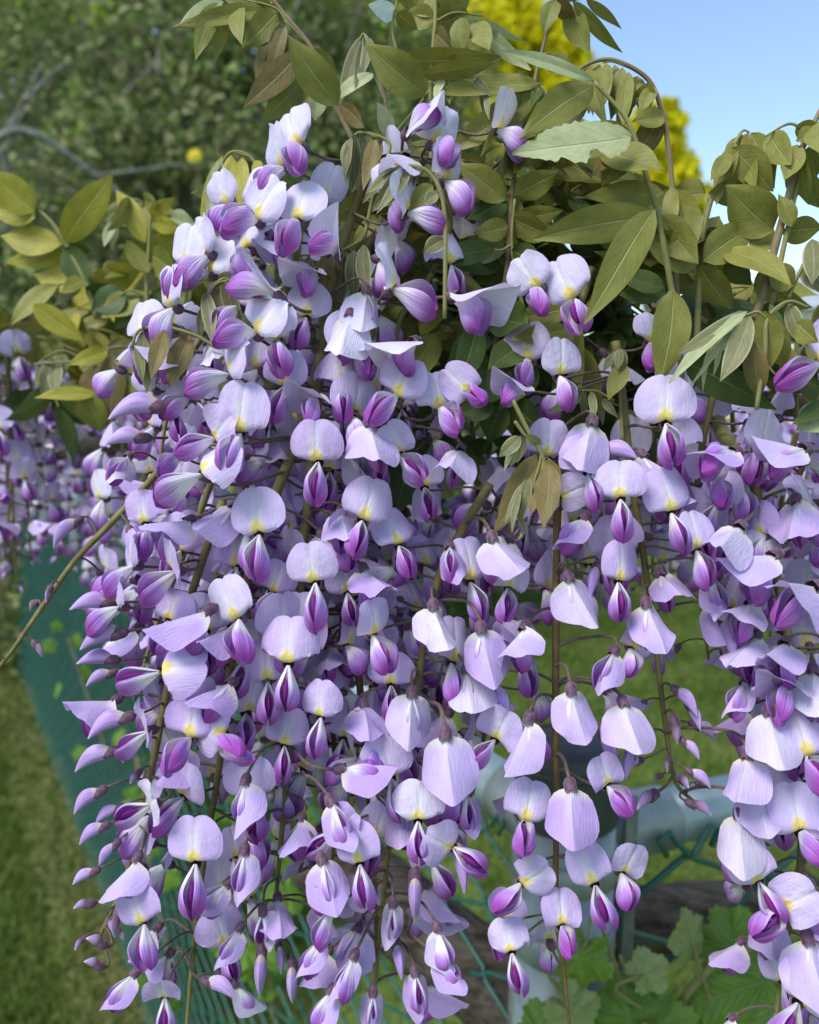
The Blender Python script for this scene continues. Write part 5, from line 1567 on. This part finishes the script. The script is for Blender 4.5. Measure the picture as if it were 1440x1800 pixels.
# old logs lying behind the post
def log(label, a, b, r, seed):
    rr = np.random.default_rng(seed)
    root = empty('weathered_log', (a + b) / 2)
    tag(root, label, 'log', 'old timber behind the fence post')
    o0 = np.array(root.location)
    path = smooth_path([a, a * .6 + b * .4 + rr.normal(size=3) * .006, b], 8)
    V, F = tube(path, r, 20)
    V = [v + rr.normal(size=3) * r * .03 for v in V]
    obj('wood', mesh_from('wood', [v - o0 for v in V], F, mats=[M['logwood']]), root)
    st = path[len(path) // 2]
    tube_obj('branch_stub', [st + np.array([0, -r * .6, r * .2]), st + np.array([.01, -r * 1.15, r * .5])], [r * .35, r * .28], M['logwood'], root, o0, 9)


log('grey weathered log sloping down towards the post under the hanging tips', P(560, 1500, .80), P(960, 1810, .66), .036, 4)
log('grey weathered log lying behind the tension bar under the rail', P(1040, 1618, .70), P(1420, 1590, .80), .030, 5)

# ------------------------------------------------------------------ grape vine at the foot of the post
def lobed(B0, axis, up, size, mat, seed, org, cup=.12):
    rr = np.random.default_rng(seed)
    ax = norm(axis); nrm = norm(np.asarray(up) - ax * (np.asarray(up) @ ax)); sd = np.cross(ax, nrm)
    n = 72
    out = []
    for i in range(n):
        a = -math.pi + 2 * math.pi * i / n
        lob = .68 + .20 * abs(math.cos(2.5 * a)) ** 1.5 + .10 * math.cos(a)
        lob *= 1 - .42 * math.exp(-((abs(a) - math.pi) / .28) ** 2)
        lob += .045 * (1 if i % 3 == 0 else -.5) + .02 * rr.normal()
        out.append((lob * math.cos(a), lob * math.sin(a)))
    V, UV = [], []
    rings = (0, .35, .7, 1.0)
    ph = rr.uniform(0, 6.28, 3)
    base = np.asarray(B0) + ax * size * .25
    for q in rings:
        for i, (x, y) in enumerate(out):
            a = -math.pi + 2 * math.pi * i / n
            z = -cup * q * q + .06 * q * math.sin(5 * a + ph[0]) + .04 * q * math.sin(9 * a + ph[1])
            V.append(base + size * .62 * (ax * x * q + sd * y * q + nrm * z) - org)
            UV.append((.5 + .5 * y * q, .3 + .5 * x * q))
    F = []
    for j in range(len(rings) - 1):
        for i in range(n):
            i2 = (i + 1) % n
            F.append((j * n + i, j * n + i2, (j + 1) * n + i2, (j + 1) * n + i))
    return mesh_from('leaf', V, F, UV, [mat])


gvn = empty('grape_vine', P(1180, 1880, .55))
tag(gvn, 'grape vine with bright lobed leaves climbing at the foot of the post', 'vine')
go = np.array(gvn.location)
tube_obj('stem', smooth_path([P(1180, 1880, .55), P(1190, 1780, .54), P(1250, 1700, .53), P(1330, 1660, .53), P(1420, 1640, .52)], 6), [.003, .0025, .0015], M['shoot_green'], gvn, go, 6)
tube_obj('stem', smooth_path([P(1190, 1800, .54), P(1110, 1720, .52), P(1090, 1680, .51)], 6), [.002, .0012], M['shoot_green'], gvn, go, 6)
tube_obj('stem', smooth_path([P(1260, 1870, .54), P(1250, 1770, .54), P(1230, 1700, .53), P(1215, 1650, .53)], 6), [.002, .0012], M['shoot_green'], gvn, go, 6)
LV = [(1020, 1690, 60, .50, 250, .0), (1100, 1790, 75, .51, 160, .3), (1215, 1650, 52, .53, 100, .9), (1140, 1708, 40, .505, 30, .2), (1330, 1730, 120, .535, 200, .2), (1290, 1640, 50, .55, 60, .5), (1010, 1790, 60, .49, 300, .3), (1390, 1790, 90, .53, 250, .2), (1170, 1800, 60, .52, 10, .3), (1400, 1690, 60, .54, 120, .6), (960, 1820, 60, .5, 40, .3), (1440, 1610, 50, .56, 80, .4), (1260, 1800, 60, .55, 330, .5)]
for k, (x, y, s_, d, ang, tilt) in enumerate(LV):
    a = math.radians(ang)
    axis = math.cos(a) * AX_R + math.sin(a) * AX_U
    up = -AX_F * (1 - tilt) + np.array([0, 0, 1.0]) * (tilt + .25)
    lo = obj('leaf', lobed(P(x, y, d) - axis * s_ * d / FPX * .6, axis, up, 1.85 * s_ * d / FPX, M['grape_pale' if k in (2, 3, 6, 11) else 'grape'], k, go), gvn)
    lb = P(x, y, d) - axis * s_ * d / FPX * .9
    tube_obj('leaf_stalk', smooth_path([lb + axis * s_ * d / FPX * .5 + AX_F * .001, lb - axis * .01, P(x * .5 + 600, min(1900, y + 90), d + .02)], 5), [.0010, .0012], M['shoot_green'], lo, go, 5)

# bright climber leaves on the far mesh
cl = empty('climbing_plant', P(230, 1500, 1.25))
cl.location.z = 0
tag(cl, 'bright green climber scrambling up the receding mesh fence', 'climber')
co = np.array(cl.location)
for (pts) in ([(190, 1330), (150, 1210), (120, 1120)], [(450, 1640), (430, 1480), (420, 1380), (400, 1250)], [(560, 1560), (500, 1420), (560, 1300)], [(300, 1700), (260, 1500), (240, 1330)], [(480, 1790), (470, 1700), (430, 1650)]):
    d0_ = {190: 1.55, 450: 1.0, 560: .92, 300: 1.25, 480: .95}[pts[0][0]]
    tube_obj('stem', smooth_path([P(x, y, d0_) for x, y in pts], 6), .0018, M['shoot'], cl, co, 5)
    pth = smooth_path([P(x, y, d0_) for x, y in pts], 8)
    for k in range(10):
        p = pth[R.randrange(len(pth))] + NR.normal(size=3) * .028
        v = norm(NR.normal(size=3) + np.array([0, -.3, -.2]))
        obj('leaf', lobed(p, v, -AX_F + np.array([0, 0, .5]) + NR.normal(size=3) * .4, R.uniform(.022, .042), M['ivy'], 100 + k, co), cl)
